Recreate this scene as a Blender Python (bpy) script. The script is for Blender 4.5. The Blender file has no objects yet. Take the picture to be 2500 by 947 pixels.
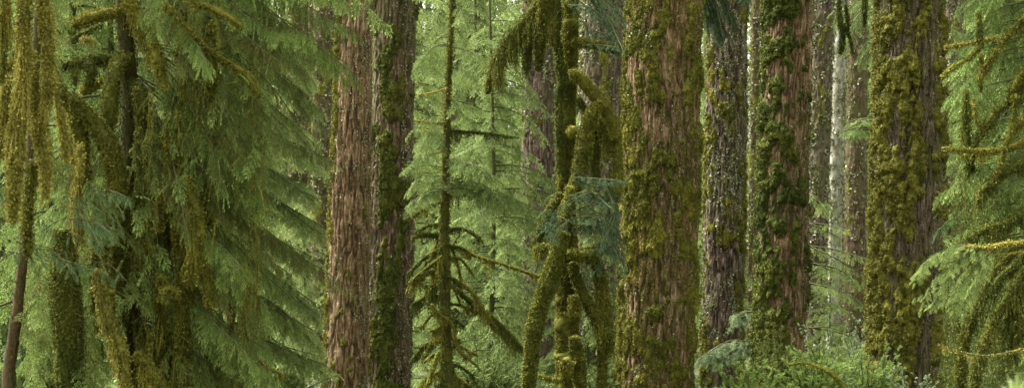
import bpy, math, random
import numpy as np

# ---------------------------------------------------------------- camera, light, exposure
C = bpy.context.scene.collection
SC = bpy.context.scene
rng = np.random.default_rng(7)
CAM_H = 2.0
PITCH = math.radians(3.5)
HFOV = math.radians(40)
F = 1250 / math.tan(HFOV / 2)

cam_d = bpy.data.cameras.new('camera')
cam = bpy.data.objects.new('camera', cam_d)
C.objects.link(cam)
cam.location = (0, 0, CAM_H)
cam.rotation_euler = (math.radians(90) + PITCH, 0, 0)
cam_d.sensor_width = 36
cam_d.lens = 18 / math.tan(HFOV / 2)
cam_d.clip_start = 0.1
cam_d.clip_end = 900
cam_d.dof.use_dof = True
cam_d.dof.focus_distance = 20
cam_d.dof.aperture_fstop = 3.5
SC.camera = cam

SUN_EL, SUN_AZ = math.radians(58), math.radians(-70)      # azimuth from +Y (view direction) towards +X
w = bpy.data.worlds.new('World')
SC.world = w
w.use_nodes = True
nt = w.node_tree
bg = nt.nodes['Background']
sky = nt.nodes.new('ShaderNodeTexSky')
sky.sky_type = 'NISHITA'
sky.sun_disc = False
sky.sun_elevation = SUN_EL
sky.sun_rotation = SUN_AZ
sky.dust_density = 4
sky.air_density = 1.0
hs = nt.nodes.new('ShaderNodeHueSaturation')               # overcast: grey the blue out
hs.inputs['Saturation'].default_value = 0.06
nt.links.new(sky.outputs[0], hs.inputs['Color'])
wb = nt.nodes.new('ShaderNodeMix'); wb.data_type = 'RGBA'; wb.blend_type = 'MULTIPLY'
wb.inputs[0].default_value = 1; wb.inputs[7].default_value = (1.0, 0.975, 0.85, 1)
nt.links.new(hs.outputs[0], wb.inputs[6])
nt.links.new(wb.outputs[2], bg.inputs[0])
bg.inputs[1].default_value = 0.12

sd = bpy.data.lights.new('sun', 'SUN')
sun = bpy.data.objects.new('sun', sd)
C.objects.link(sun)
sd.energy = 2.2
sd.angle = math.radians(14)
sd.color = (1.0, 0.95, 0.86)
sun.rotation_euler = (math.radians(90) - SUN_EL, 0, -SUN_AZ + math.pi)
SC.view_settings.view_transform = 'Standard'
SC.view_settings.look = 'None'
SC.view_settings.exposure = 2.7
SC.view_settings.gamma = 1
SC.view_settings.use_curve_mapping = False
SC.cycles.max_bounces = 6
SC.cycles.diffuse_bounces = 3
SC.cycles.transmission_bounces = 4
SC.cycles.volume_bounces = 1
SC.cycles.use_denoising = True
try:
    SC.cycles.denoising_prefilter = 'ACCURATE'
except Exception:
    pass

# ---------------------------------------------------------------- helpers
cosP, sinP = math.cos(PITCH), math.sin(PITCH)
FWD = np.array((0, cosP, sinP)); UPV = np.array((0, -sinP, cosP)); RT = np.array((1.0, 0, 0))
CAMP = np.array((0, 0, CAM_H))


def at(px, py, D):
    """photo pixel + distance -> point in the place"""
    return CAMP + D * (FWD + (px - 1250) / F * RT + (473.5 - py) / F * UPV)


_L = np.random.default_rng(3).random((64, 64, 64)).astype(np.float32) * 2 - 1


def noise3(x, y, z):
    xi = np.floor(x).astype(np.int64); yi = np.floor(y).astype(np.int64); zi = np.floor(z).astype(np.int64)
    fx = x - xi; fy = y - yi; fz = z - zi
    fx = fx * fx * (3 - 2 * fx); fy = fy * fy * (3 - 2 * fy); fz = fz * fz * (3 - 2 * fz)
    x0 = xi & 63; y0 = yi & 63; z0 = zi & 63; x1 = (x0 + 1) & 63; y1 = (y0 + 1) & 63; z1 = (z0 + 1) & 63
    a = _L[x0, y0, z0] * (1 - fx) + _L[x1, y0, z0] * fx
    b = _L[x0, y1, z0] * (1 - fx) + _L[x1, y1, z0] * fx
    c = _L[x0, y0, z1] * (1 - fx) + _L[x1, y0, z1] * fx
    d = _L[x0, y1, z1] * (1 - fx) + _L[x1, y1, z1] * fx
    return (a * (1 - fy) + b * fy) * (1 - fz) + (c * (1 - fy) + d * fy) * fz


def fbm(x, y, z, o=3):
    s = 0; a = 1; t = 0
    for k in range(o):
        s = s + a * noise3(x * 2 ** k + 17.3 * k, y * 2 ** k + 5.1 * k, z * 2 ** k + 9.7 * k); t += a; a *= 0.5
    return s / t


def unit(v):
    return v / np.maximum(np.linalg.norm(v, axis=-1, keepdims=True), 1e-9)


class MB:
    def __init__(s):
        s.v, s.f, s.c, s.n = [], [], [], 0

    def add(s, v, f, c):
        s.v.append(np.asarray(v, np.float32)); s.f.append(np.asarray(f, np.int64) + s.n)
        s.c.append(np.asarray(c, np.float32)); s.n += len(v)

    def build(s, name, mat, parent=None, smooth=False, origin=None):
        me = bpy.data.meshes.new(name)
        v = np.concatenate(s.v); f = np.concatenate(s.f).astype(np.int32); c = np.concatenate(s.c)
        if origin is not None:
            v = v - np.asarray(origin, np.float32)
        me.vertices.add(len(v)); me.vertices.foreach_set('co', v.ravel().astype(np.float32))
        me.loops.add(f.size); me.loops.foreach_set('vertex_index', f.ravel())
        me.polygons.add(len(f))
        me.polygons.foreach_set('loop_start', np.arange(0, f.size, 4, dtype=np.int32))
        try:
            me.polygons.foreach_set('loop_total', np.full(len(f), 4, np.int32))
        except Exception:
            pass
        if smooth:
            me.polygons.foreach_set('use_smooth', np.ones(len(f), bool))
        me.update(calc_edges=True)
        a = me.attributes.new('tint', 'FLOAT_VECTOR', 'POINT')
        a.data.foreach_set('vector', c.ravel().astype(np.float32))
        me.materials.append(mat)
        s.v, s.f, s.c = [], [], []
        o = bpy.data.objects.new(name, me)
        C.objects.link(o)
        if parent is not None:
            o.parent = parent
        return o


def thing(name, label, cat, loc=(0, 0, 0), group=None):
    o = bpy.data.objects.new(name, None)
    o.empty_display_size = 0.2
    C.objects.link(o)
    o.location = tuple(float(a) for a in loc)
    o['label'] = label; o['category'] = cat
    if group: o['group'] = group
    return o


def catmull(P, step):
    P = np.asarray(P, float)
    if len(P) == 2:
        n = max(2, int(np.linalg.norm(P[1][:3] - P[0][:3]) / step) + 1)
        t = np.linspace(0, 1, n)[:, None]
        return P[0] * (1 - t) + P[1] * t
    Q = np.vstack([2 * P[0] - P[1], P, 2 * P[-1] - P[-2]])
    out = []
    for i in range(1, len(Q) - 2):
        n = max(2, int(np.linalg.norm(Q[i + 1][:3] - Q[i][:3]) / step) + 1)
        t = np.linspace(0, 1, n, endpoint=False)[:, None]
        a, b, c, d = Q[i - 1], Q[i], Q[i + 1], Q[i + 2]
        out.append(0.5 * ((2 * b) + (-a + c) * t + (2 * a - 5 * b + 4 * c - d) * t ** 2 + (-a + 3 * b - 3 * c + d) * t ** 3))
    out.append(Q[-2][None])
    return np.vstack(out)


def frames(pts):
    T = unit(np.gradient(pts, axis=0))
    ref = np.tile(np.array((0, 0, 1.0)), (len(T), 1))
    m = np.abs(T[:, 2]) > 0.9
    ref[m] = (0, 1.0, 0)
    if m.any() and not m.all():
        ref[:] = (0.35, 0.93, 0.1)
    N = unit(np.cross(T, ref)); B = np.cross(T, N)
    return T, N, B


def tube(mb, pts, rad, seg=10, lump=0.0, lscale=8.0, r=0.5, cap=True):
    n = len(pts)
    T, N, B = frames(pts)
    a = np.linspace(0, 2 * np.pi, seg, endpoint=False)
    rr = np.array(rad, float).reshape(-1, 1) * np.ones((1, seg))
    dirs = N[:, None] * np.cos(a)[None, :, None] + B[:, None] * np.sin(a)[None, :, None]
    v = pts[:, None] + dirs * rr[..., None]
    if lump:
        q = v * lscale
        k = fbm(q[..., 0], q[..., 1], q[..., 2], 3)
        v = pts[:, None] + dirs * (rr * (1 + lump * 1.6 * k))[..., None]
    i = np.arange(n - 1)[:, None]; j = np.arange(seg)[None]
    f = np.stack([i * seg + j, i * seg + (j + 1) % seg, (i + 1) * seg + (j + 1) % seg, (i + 1) * seg + j], -1).reshape(-1, 4)
    v = v.reshape(-1, 3)
    if cap:
        v = np.vstack([v, pts[-1] + T[-1] * rr[-1].mean() * 0.6, pts[0] - T[0] * rr[0].mean() * 0.3])
        e = len(v) - 2
        jj = np.arange(0, seg, 2)
        o = (n - 1) * seg
        f = np.vstack([f, np.stack([np.full(len(jj), e), o + jj, o + (jj + 1) % seg, o + (jj + 2) % seg], -1),
                       np.stack([np.full(len(jj), e + 1), (jj + 2) % seg, (jj + 1) % seg, jj], -1)])
    c = np.zeros((len(v), 3)); c[:, 0] = r; c[:, 2] = rng.random(len(v))
    mb.add(v, f, c)


def strands(mb, P, d, L, w, droop, K=3, wig=0.04, r=None):
    """thin ribbons of moss: roots P, start directions d, lengths L, widths w"""
    n = len(P)
    if n == 0: return
    L = L.reshape(-1, 1)
    t = np.linspace(0, 1, K + 1)
    az = rng.random(n) * np.pi
    s = np.stack([np.cos(az), np.sin(az), np.zeros(n)], -1)
    wob = rng.normal(0, wig, (n, 3)); wob[:, 2] *= 0.2
    wob2 = rng.normal(0, wig * 0.6, (n, 3))
    V = []; CN = []
    for k in range(K + 1):
        a = t[k]
        c = P + d * L * a * (1 - 0.5 * droop * a) + np.array((0, 0, -1.0)) * droop * L * a * a * 0.9 + wob * L * a * a * 4 * (1 - 0.3 * a) + wob2 * L * math.sin(a * 6)
        ww = (w * (1 - 0.75 * a ** 1.5)).reshape(-1, 1) * 0.5
        V.append(c - s * ww); V.append(c + s * ww); CN.append(c)
    V = np.stack(V, 1)
    base = (np.arange(n) * (2 * K + 2))[:, None]
    f = np.concatenate([base + np.array([[2 * k, 2 * k + 1, 2 * k + 3, 2 * k + 2]]) for k in range(K)], 0)
    cc = np.zeros((n, 2 * K + 2, 3))
    cc[..., 0] = (rng.random(n) if r is None else r)[:, None]
    cc[..., 1] = np.repeat(t, 2)[None]
    cc[..., 2] = rng.random(n)[:, None]
    mb.add(V.reshape(-1, 3), f, cc.reshape(-1, 3))
    return np.stack(CN, 1)


def barbs(mb, CN, L, per_m, size, r):
    """tiny tufts all along moss strands"""
    n, k1, _ = CN.shape
    cnt = np.minimum((L.reshape(-1) * per_m * (0.6 + 0.8 * rng.random(n))).astype(int) + 1, 40)
    i = np.repeat(np.arange(n), cnt)
    t = rng.random(len(i)) ** 0.9 * (k1 - 1) * 0.999
    a = t.astype(int); f = (t - a)[:, None]
    P = CN[i, a] * (1 - f) + CN[i, a + 1] * f
    d = rng.normal(0, 1, P.shape); d[:, 2] = -np.abs(d[:, 2]) * 0.9 - 0.3
    leaflets(mb, P, unit(d), size * rng.uniform(.6, 1.3, len(P)), np.clip(np.asarray(r)[i] + rng.normal(0, .12, len(P)), 0, 1), flat=0.2, drop=0.2)


def leaflets(mb, P, Nn, size, r, flat=0.6, drop=0.3):
    """little moss tufts or lichen flakes standing on a surface"""
    n = len(P)
    a = unit(Nn * (1 - flat) + rng.normal(0, 1, (n, 3)) * flat * 0.6 + np.array((0, 0, -drop)))
    s = unit(np.cross(a, rng.normal(0, 1, (n, 3))))
    size = np.asarray(size).reshape(-1, 1)
    v = np.stack([P - a * size * .2, P + a * size * .45 + s * size * .42, P + a * size, P + a * size * .45 - s * size * .42], 1)
    c = np.zeros((n, 4, 3)); c[..., 0] = np.asarray(r).reshape(-1, 1); c[..., 2] = rng.random((n, 1))
    mb.add(v.reshape(-1, 3), np.arange(n * 4).reshape(-1, 4), c.reshape(-1, 3))


def shag(mb, pts, rad, dens, fuzz=0.03, hang=0.0, hang_dens=0.0, w=0.008, hscale=3.0, r0=0.5):
    """mossy coat on a path: short fuzz all round, and curtains hanging from the lower side.
       dens, hang_dens: strands per metre"""
    pts = np.asarray(pts); rad = np.asarray(rad, float)
    sl = np.linalg.norm(np.diff(pts, axis=0), axis=1); L = sl.sum()
    cum = np.concatenate([[0], np.cumsum(sl)])
    T, N, B = frames(pts)

    def samp(n):
        u = rng.random(n) * L
        o = [np.interp(u, cum, pts[:, k]) for k in range(3)]
        p = np.stack(o, -1)
        i = np.clip(np.searchsorted(cum, u) - 1, 0, len(pts) - 1)
        return p, i, np.interp(u, cum, rad)
    n = int(dens * L)
    if n > 0:
        p, i, rr = samp(n)
        a = rng.random(n) * 2 * np.pi
        dr = N[i] * np.cos(a)[:, None] + B[i] * np.sin(a)[:, None]
        root = p + dr * (rr * 0.86)[:, None]
        q = root * 7
        cl = 0.5 + 0.5 * fbm(q[:, 0], q[:, 1], q[:, 2], 2)
        l = fuzz * (0.4 + 1.3 * rng.random(n) ** 2) * (0.5 + cl)
        d = unit(dr + rng.normal(0, 0.35, (n, 3)) + np.array((0, 0, -0.25)))
        rc = np.clip(r0 + 0.9 * (cl - 0.5) + rng.normal(0, 0.1, n), 0, 1)
        h = n // 3
        strands(mb, root[:h], d[:h], l[:h], (w * (0.7 + 0.6 * rng.random(n)))[:h], 0.45, K=2, wig=0.03, r=rc[:h])
        q = n - h
        rt2 = root[h:] + d[h:] * (l[h:] * rng.random(q) * .6)[:, None]
        for _ in range(2):
            leaflets(mb, rt2 + rng.normal(0, fuzz * .25, (q, 3)), dr[h:], (fuzz * 0.45 + w) * rng.uniform(.6, 1.2, q), np.clip(rc[h:] + rng.normal(0.05, .12, q), 0, 1), flat=.55, drop=.35)
    n = int(hang_dens * L)
    if n > 0 and hang > 0:
        p, i, rr = samp(n)
        a = rng.random(n) * 2 * np.pi
        dr = N[i] * np.cos(a)[:, None] + B[i] * np.sin(a)[:, None]
        dr = unit(dr + np.array((0, 0, -0.8)))
        root = p + dr * (rr * 0.75)[:, None]
        q = root * hscale
        cl = np.clip(0.45 + 2.0 * fbm(q[:, 0] * 2, q[:, 1] * 2, q[:, 2] * 0.7, 3), 0.05, 1.9)
        l = hang * 0.62 * cl * (0.12 + 0.95 * rng.random(n) ** 1.6)
        d = unit(dr * 0.5 + np.array((0, 0, -1.0)) + rng.normal(0, 0.1, (n, 3)))
        K = 4
        rc = np.clip(r0 + 0.4 * (cl - 0.6) + rng.normal(0, 0.12, n), 0, 1)
        CN = strands(mb, root, d, l, w * (0.5 + 0.4 * rng.random(n)), 0.5, K=K, wig=0.03, r=rc)
        barbs(mb, CN, l, 30, w * 2.3, rc)


# ---------------------------------------------------------------- fronds of hemlock foliage
def frond_template(length, ll, lw, lstep, seed, levels=2, spread=0.42):
    R = random.Random(seed)
    cen = []

    def axis(x, y, ang, L, lev):
        s = lstep * 0.3
        step = ll * 0.55
        while s < L:
            for sgn in (-1, 1):
                a = ang + sgn * math.radians(R.uniform(30, 62))
                k = ll * R.uniform(0.7, 1.15) * (1 - 0.35 * s / L)
                cen.append((x + math.cos(ang) * s, y + math.sin(ang) * s, a, k, s / L, lev))
            s += step * R.uniform(0.85, 1.2)
        cen.append((x + math.cos(ang) * L * 0.97, y + math.sin(ang) * L * 0.97, ang, ll, 1.0, lev))
        if lev < levels:
            s = lstep * R.uniform(0.4, 0.9); sg = 1
            while s < L * 0.96:
                t = s / L
                l = L * spread * (min(1, 0.45 + t * 2.2)) * (1 - t) ** 0.75 * R.uniform(0.7, 1.15) + ll * 0.5
                if l > ll * 1.2:
                    axis(x + math.cos(ang) * s, y + math.sin(ang) * s, ang + sg * math.radians(R.uniform(42, 62)), l, lev + 1)
                sg = -sg
                s += lstep * R.uniform(0.35, 0.65)
    axis(0, 0, 0, length, 1)
    c = np.array(cen)
    n = len(c)
    rr = np.random.default_rng(seed)
    ca, sa = np.cos(c[:, 2]), np.sin(c[:, 2])
    hw = lw * 0.5 * (0.8 + 0.4 * rr.random(n))
    b = c[:, :2]
    k = c[:, 3]
    tip = b + np.stack([ca, sa], -1) * k[:, None]
    mid = b + np.stack([ca, sa], -1) * (k * 0.5)[:, None]
    lf = mid + np.stack([-sa, ca], -1) * hw[:, None]
    rt = mid - np.stack([-sa, ca], -1) * hw[:, None]
    z = rr.normal(0, ll * 0.22, (n, 4)); z[:, 0] = 0
    v = np.stack([np.c_[b, z[:, 0]], np.c_[lf, z[:, 1]], np.c_[tip, z[:, 2] - ll * .1], np.c_[rt, z[:, 3]]], 1)
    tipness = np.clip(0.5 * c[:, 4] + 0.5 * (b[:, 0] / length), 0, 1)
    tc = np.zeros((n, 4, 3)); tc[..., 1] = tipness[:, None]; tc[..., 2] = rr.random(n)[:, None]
    return dict(v=v.reshape(-1, 3).astype(np.float32), c=tc.reshape(-1, 3).astype(np.float32), n=n, L=length)


FR = {}


def fr(lod):
    if lod not in FR:
        spec = {  # length, leaf length, leaf width, lateral step
            'near': [(0.22, .020, .0085, .035), (0.40, .021, .009, .045)],
            'mid': [(0.32, .032, .013, .06), (0.55, .034, .014, .075)],
            'far': [(0.45, .055, .024, .10), (0.75, .06, .026, .13)],
            'vfar': [(0.9, .17, .075, .32), (1.3, .18, .08, .4)],
            'bush': [(0.22, .030, .019, .06), (0.35, .032, .02, .08)],
        }[lod]
        FR[lod] = [[frond_template(*s, seed=100 * k + m) for m in range(3)] for k, s in enumerate(spec)]
    return FR[lod]


def place(mb, lod, pos, X, L, bend=0.25, roll=0.35, r=None, side=None):
    """fronds of length L at pos pointing along X"""
    n = len(pos)
    if n == 0: return
    sets = fr(lod)
    X = unit(X)
    up = np.tile(np.array((0, 0, 1.0)), (n, 1))
    Y = np.cross(up, X)
    bad = np.linalg.norm(Y, axis=1) < 0.15
    Y[bad] = np.cross(np.array((0.3, 1.0, 0)), X[bad])
    Y = unit(Y); Z = np.cross(X, Y)
    a = rng.normal(0, roll, n) if np.isscalar(roll) else roll
    ca, sa = np.cos(a)[:, None], np.sin(a)[:, None]
    Y, Z = Y * ca + Z * sa, Z * ca - Y * sa
    r = rng.random(n) if r is None else r
    lim = (sets[0][0]['L'] + sets[1][0]['L']) / 2
    for k in (0, 1):
        m0 = (L < lim) if k == 0 else (L >= lim)
        which = rng.integers(0, 3, n)
        for v in range(3):
            m = m0 & (which == v)
            q = int(m.sum())
            if q == 0: continue
            t = sets[k][v]
            s = (L[m] / t['L'])
            s = s.reshape(-1, 1, 1)
            tv = t['v'][None]
            V = X[m][:, None] * tv[..., 0:1] * s + Y[m][:, None] * tv[..., 1:2] * s + Z[m][:, None] * tv[..., 2:3]
            xn = tv[..., 0] / t['L']
            V[..., 2] -= bend * L[m][:, None] * (xn ** 2 + 2.2 * (tv[..., 1] / t['L']) ** 2)
            V += pos[m][:, None]
            c = np.broadcast_to(t['c'][None], V.shape).copy()
            c[..., 0] = r[m][:, None]
            nn = V.shape[1]
            f = (np.arange(q * nn).reshape(-1, 4))
            mb.add(V.reshape(-1, 3), f, c.reshape(-1, 3))


def leafy(mbf, pts, lod, side_len, spacing, start=0.12, bend=0.3, pitch=0.25, r0=0.5, pend=0.0, roll=0.35, keep=1.0):
    """fronds to both sides of a branch path and one at its end"""
    sl = np.linalg.norm(np.diff(pts, axis=0), axis=1); L = sl.sum(); cum = np.concatenate([[0], np.cumsum(sl)])
    n = max(3, int(L * (1 - start) / spacing))
    u = np.linspace(start, 1, n) * L + rng.normal(0, spacing * 0.25, n)
    u = np.clip(u, 0, L)
    if keep < 1: u = u[rng.random(n) < keep]; n = len(u)
    if n < 2: return
    P = np.stack([np.interp(u, cum, pts[:, k]) for k in range(3)], -1)
    Tn = unit(np.gradient(pts, axis=0))
    T = unit(np.stack([np.interp(u, cum, Tn[:, k]) for k in range(3)], -1))
    t = u / L
    sg = np.where(np.arange(n) % 2 == 0, 1, -1)
    ang = sg * np.radians(rng.uniform(38, 72, n)); ang[-1] = 0
    X = np.stack([T[:, 0] * np.cos(ang) - T[:, 1] * np.sin(ang), T[:, 0] * np.sin(ang) + T[:, 1] * np.cos(ang),
                  T[:, 2] * np.cos(ang)], -1)
    X[:, 2] -= pitch + rng.normal(0, 0.12, n)
    X = unit(X)
    if pend > 0:
        X = unit(X * (1 - pend) + np.array((0, 0, -1.0)) * pend + rng.normal(0, 0.12, (n, 3)))
    env = np.clip(0.45 + 1.4 * t, 0, 1) * (1 - 0.55 * t) * rng.uniform(0.65, 1.15, n)
    place(mbf, lod, P, X, side_len * env, bend=bend, roll=roll, r=np.clip(r0 + rng.normal(0, 0.22, n), 0, 1))


# ---------------------------------------------------------------- materials
def new_mat(name):
    m = bpy.data.materials.new(name); m.use_nodes = True
    nt = m.node_tree
    for n in list(nt.nodes): nt.nodes.remove(n)
    out = nt.nodes.new('ShaderNodeOutputMaterial')
    return m, nt, out


def N_(nt, t, **k):
    n = nt.nodes.new(t)
    for a, b in k.items():
        if a.startswith('in_'):
            n.inputs[int(a[3:]) if a[3:].isdigit() else a[3:]].default_value = b
        else:
            setattr(n, a, b)
    return n


def mix(nt, fac, a, b, mode='MIX'):
    n = nt.nodes.new('ShaderNodeMix'); n.data_type = 'RGBA'; n.blend_type = mode
    for sock, val in ((n.inputs[0], fac), (n.inputs[6], a), (n.inputs[7], b)):
        if hasattr(val, 'is_output'): nt.links.new(val, sock)
        elif isinstance(val, (int, float)): sock.default_value = val
        else: sock.default_value = (*val, 1)
    return n.outputs[2]


def ramp(nt, src, stops):
    n = nt.nodes.new('ShaderNodeValToRGB')
    e = n.color_ramp.elements
    while len(e) > 1: e.remove(e[-1])
    e[0].position = stops[0][0]; e[0].color = (*stops[0][1], 1)
    for p, c in stops[1:]:
        x = e.new(p); x.color = (*c, 1)
    nt.links.new(src, n.inputs[0])
    return n.outputs[0]


def math_(nt, op, a, b=0.0, c=None):
    n = nt.nodes.new('ShaderNodeMath'); n.operation = op
    for k, val in enumerate((a, b) if c is None else (a, b, c)):
        if hasattr(val, 'is_output'): nt.links.new(val, n.inputs[k])
        else: n.inputs[k].default_value = val
    return n.outputs[0]


def noise_(nt, vec, scale, detail=3, rough=0.6, stretch=None):
    if stretch:
        m = nt.nodes.new('ShaderNodeMapping'); m.inputs['Scale'].default_value = stretch
        nt.links.new(vec, m.inputs[0]); vec = m.outputs[0]
    n = nt.nodes.new('ShaderNodeTexNoise'); n.inputs['Scale'].default_value = scale
    n.inputs['Detail'].default_value = detail; n.inputs['Roughness'].default_value = rough
    nt.links.new(vec, n.inputs['Vector'])
    return n.outputs['Fac']


def tint(nt):
    a = nt.nodes.new('ShaderNodeAttribute'); a.attribute_name = 'tint'
    s = nt.nodes.new('ShaderNodeSeparateXYZ'); nt.links.new(a.outputs['Vector'], s.inputs[0])
    return s.outputs


def leaf_mat(name, dark, mid, tipc, brown=0.0, trans=0.35):
    m, nt, out = new_mat(name)
    t = tint(nt)
    oi = nt.nodes.new('ShaderNodeObjectInfo')
    geo = nt.nodes.new('ShaderNodeNewGeometry')
    nz = noise_(nt, geo.outputs['Position'], 0.8, 3)
    f = math_(nt, 'ADD', math_(nt, 'MULTIPLY', t[0], 0.6), math_(nt, 'MULTIPLY', nz, 0.8))
    f = math_(nt, 'SUBTRACT', f, 0.2)
    f = math_(nt, 'ADD', f, math_(nt, 'MULTIPLY', math_(nt, 'SUBTRACT', oi.outputs['Random'], 0.5), 0.3))
    col = mix(nt, f, dark, mid)
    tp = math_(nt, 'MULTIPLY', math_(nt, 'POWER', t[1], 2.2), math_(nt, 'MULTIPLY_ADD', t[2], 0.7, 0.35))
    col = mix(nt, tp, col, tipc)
    vv = math_(nt, 'MULTIPLY_ADD', t[2], 0.5, 0.75)
    hsv = nt.nodes.new('ShaderNodeHueSaturation'); nt.links.new(col, hsv.inputs['Color']); nt.links.new(vv, hsv.inputs['Value'])
    col = hsv.outputs[0]
    if brown:
        bm = math_(nt, 'GREATER_THAN', math_(nt, 'ADD', noise_(nt, geo.outputs['Position'], 6, 2), math_(nt, 'MULTIPLY', t[2], 0.35)), 1.02 - brown)
        col = mix(nt, bm, col, (0.11, 0.075, 0.025))
    p = N_(nt, 'ShaderNodeBsdfPrincipled')
    nt.links.new(col, p.inputs['Base Color'])
    p.inputs['Roughness'].default_value = 0.6
    p.inputs['Specular IOR Level'].default_value = 0.05
    tr = N_(nt, 'ShaderNodeBsdfTranslucent'); nt.links.new(mix(nt, 0.5, col, tipc), tr.inputs[0])
    ms = nt.nodes.new('ShaderNodeMixShader'); ms.inputs[0].default_value = trans
    nt.links.new(p.outputs[0], ms.inputs[1]); nt.links.new(tr.outputs[0], ms.inputs[2]); nt.links.new(ms.outputs[0], out.inputs[0])
    return m


def moss_mat(name, stops, trans=0.25, bump=0.0, nscale=1.3):
    m, nt, out = new_mat(name)
    t = tint(nt)
    geo = nt.nodes.new('ShaderNodeNewGeometry')
    nz = noise_(nt, geo.outputs['Position'], nscale, 4)
    n2 = noise_(nt, geo.outputs['Position'], 14, 3)
    f = math_(nt, 'ADD', math_(nt, 'MULTIPLY', t[0], 0.55), math_(nt, 'MULTIPLY', nz, 0.9))
    f = math_(nt, 'ADD', f, math_(nt, 'MULTIPLY', n2, 0.35))
    f = math_(nt, 'SUBTRACT', f, 0.42)
    col = ramp(nt, f, stops)
    vv = math_(nt, 'MULTIPLY_ADD', t[2], 0.9, 0.6)
    hsv = nt.nodes.new('ShaderNodeHueSaturation'); nt.links.new(col, hsv.inputs['Color']); nt.links.new(vv, hsv.inputs['Value'])
    col = hsv.outputs[0]
    p = N_(nt, 'ShaderNodeBsdfPrincipled'); nt.links.new(col, p.inputs['Base Color'])
    p.inputs['Roughness'].default_value = 0.8; p.inputs['Specular IOR Level'].default_value = 0.15
    if bump:
        b = nt.nodes.new('ShaderNodeBump'); b.inputs['Strength'].default_value = bump; b.inputs['Distance'].default_value = 0.02
        nt.links.new(noise_(nt, geo.outputs['Position'], 60, 4), b.inputs['Height']); nt.links.new(b.outputs[0], p.inputs['Normal'])
    tr = N_(nt, 'ShaderNodeBsdfTranslucent'); nt.links.new(col, tr.inputs[0])
    ms = nt.nodes.new('ShaderNodeMixShader'); ms.inputs[0].default_value = trans
    nt.links.new(p.outputs[0], ms.inputs[1]); nt.links.new(tr.outputs[0], ms.inputs[2]); nt.links.new(ms.outputs[0], out.inputs[0])
    return m


def bark_mat(name, stops, film=(0.06, 0.075, 0.02), film_amt=0.3, lichen=0.1):
    m, nt, out = new_mat(name)
    t = tint(nt)
    geo = nt.nodes.new('ShaderNodeNewGeometry')
    pos = geo.outputs['Position']
    a = noise_(nt, pos, 1.0, 5, 0.65, stretch=(24, 24, 3.6))
    b = noise_(nt, pos, 1.0, 4, 0.7, stretch=(60, 60, 22))
    c = noise_(nt, pos, 0.9, 3)
    f = math_(nt, 'ADD', math_(nt, 'MULTIPLY', a, 1.7), math_(nt, 'MULTIPLY', b, 1.5))
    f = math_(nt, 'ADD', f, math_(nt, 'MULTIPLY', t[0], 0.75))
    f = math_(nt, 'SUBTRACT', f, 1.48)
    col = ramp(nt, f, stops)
    # thin algae film in patches
    g = math_(nt, 'MULTIPLY', math_(nt, 'SUBTRACT', math_(nt, 'ADD', c, math_(nt, 'MULTIPLY', b, 0.35)), 0.62 - 0.25 * film_amt), 6 * film_amt)
    gc = N_(nt, 'ShaderNodeClamp'); nt.links.new(g, gc.inputs[0]); gc.inputs[2].default_value = 0.75
    col = mix(nt, gc.outputs[0], col, film)
    lv = noise_(nt, pos, 26, 4, 0.7)
    lm = math_(nt, 'GREATER_THAN', math_(nt, 'ADD', lv, math_(nt, 'MULTIPLY', noise_(nt, pos, 2.2, 2), 0.3)), 0.88 - 0.25 * lichen)
    col = mix(nt, math_(nt, 'MULTIPLY', lm, 0.7), col, (0.30, 0.33, 0.25))
    p = N_(nt, 'ShaderNodeBsdfPrincipled'); nt.links.new(col, p.inputs['Base Color'])
    p.inputs['Roughness'].default_value = 0.85; p.inputs['Specular IOR Level'].default_value = 0.2
    bp = nt.nodes.new('ShaderNodeBump'); bp.inputs['Strength'].default_value = 0.8; bp.inputs['Distance'].default_value = 0.02
    nt.links.new(math_(nt, 'ADD', b, a), bp.inputs['Height']); nt.links.new(bp.outputs[0], p.inputs['Normal'])
    nt.links.new(p.outputs[0], out.inputs[0])
    return m


M = {}
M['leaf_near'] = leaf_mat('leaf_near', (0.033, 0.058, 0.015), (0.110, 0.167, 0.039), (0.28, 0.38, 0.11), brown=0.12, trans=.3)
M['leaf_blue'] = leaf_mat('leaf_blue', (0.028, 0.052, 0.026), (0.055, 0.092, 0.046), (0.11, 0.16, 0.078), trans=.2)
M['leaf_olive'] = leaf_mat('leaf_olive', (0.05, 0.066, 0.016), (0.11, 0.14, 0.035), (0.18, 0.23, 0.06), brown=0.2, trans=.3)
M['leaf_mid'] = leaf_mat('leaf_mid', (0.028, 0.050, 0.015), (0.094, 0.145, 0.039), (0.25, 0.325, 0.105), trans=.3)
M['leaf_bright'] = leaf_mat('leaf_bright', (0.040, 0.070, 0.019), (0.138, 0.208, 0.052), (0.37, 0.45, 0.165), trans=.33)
M['leaf_bush'] = leaf_mat('leaf_bush', (0.08, 0.13, 0.03), (0.17, 0.25, 0.06), (0.26, 0.36, 0.1), brown=0.12, trans=.4)
M['leaf_pale'] = leaf_mat('leaf_pale', (0.10, 0.15, 0.075), (0.18, 0.25, 0.125), (0.32, 0.39, 0.22), trans=.3)
M['leaf_teal'] = leaf_mat('leaf_teal', (0.035, 0.06, 0.022), (0.075, 0.12, 0.045), (0.14, 0.21, 0.085), trans=.2)
ST_G = [(0, (0.028, 0.034, 0.006)), (0.3, (0.068, 0.076, 0.011)), (0.55, (0.132, 0.132, 0.020)), (0.8, (0.21, 0.195, 0.032)), (1, (0.25, 0.19, 0.05))]
ST_D = [(0, (0.020, 0.028, 0.006)), (0.35, (0.045, 0.06, 0.011)), (0.65, (0.088, 0.102, 0.016)), (1, (0.14, 0.135, 0.028))]
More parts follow.
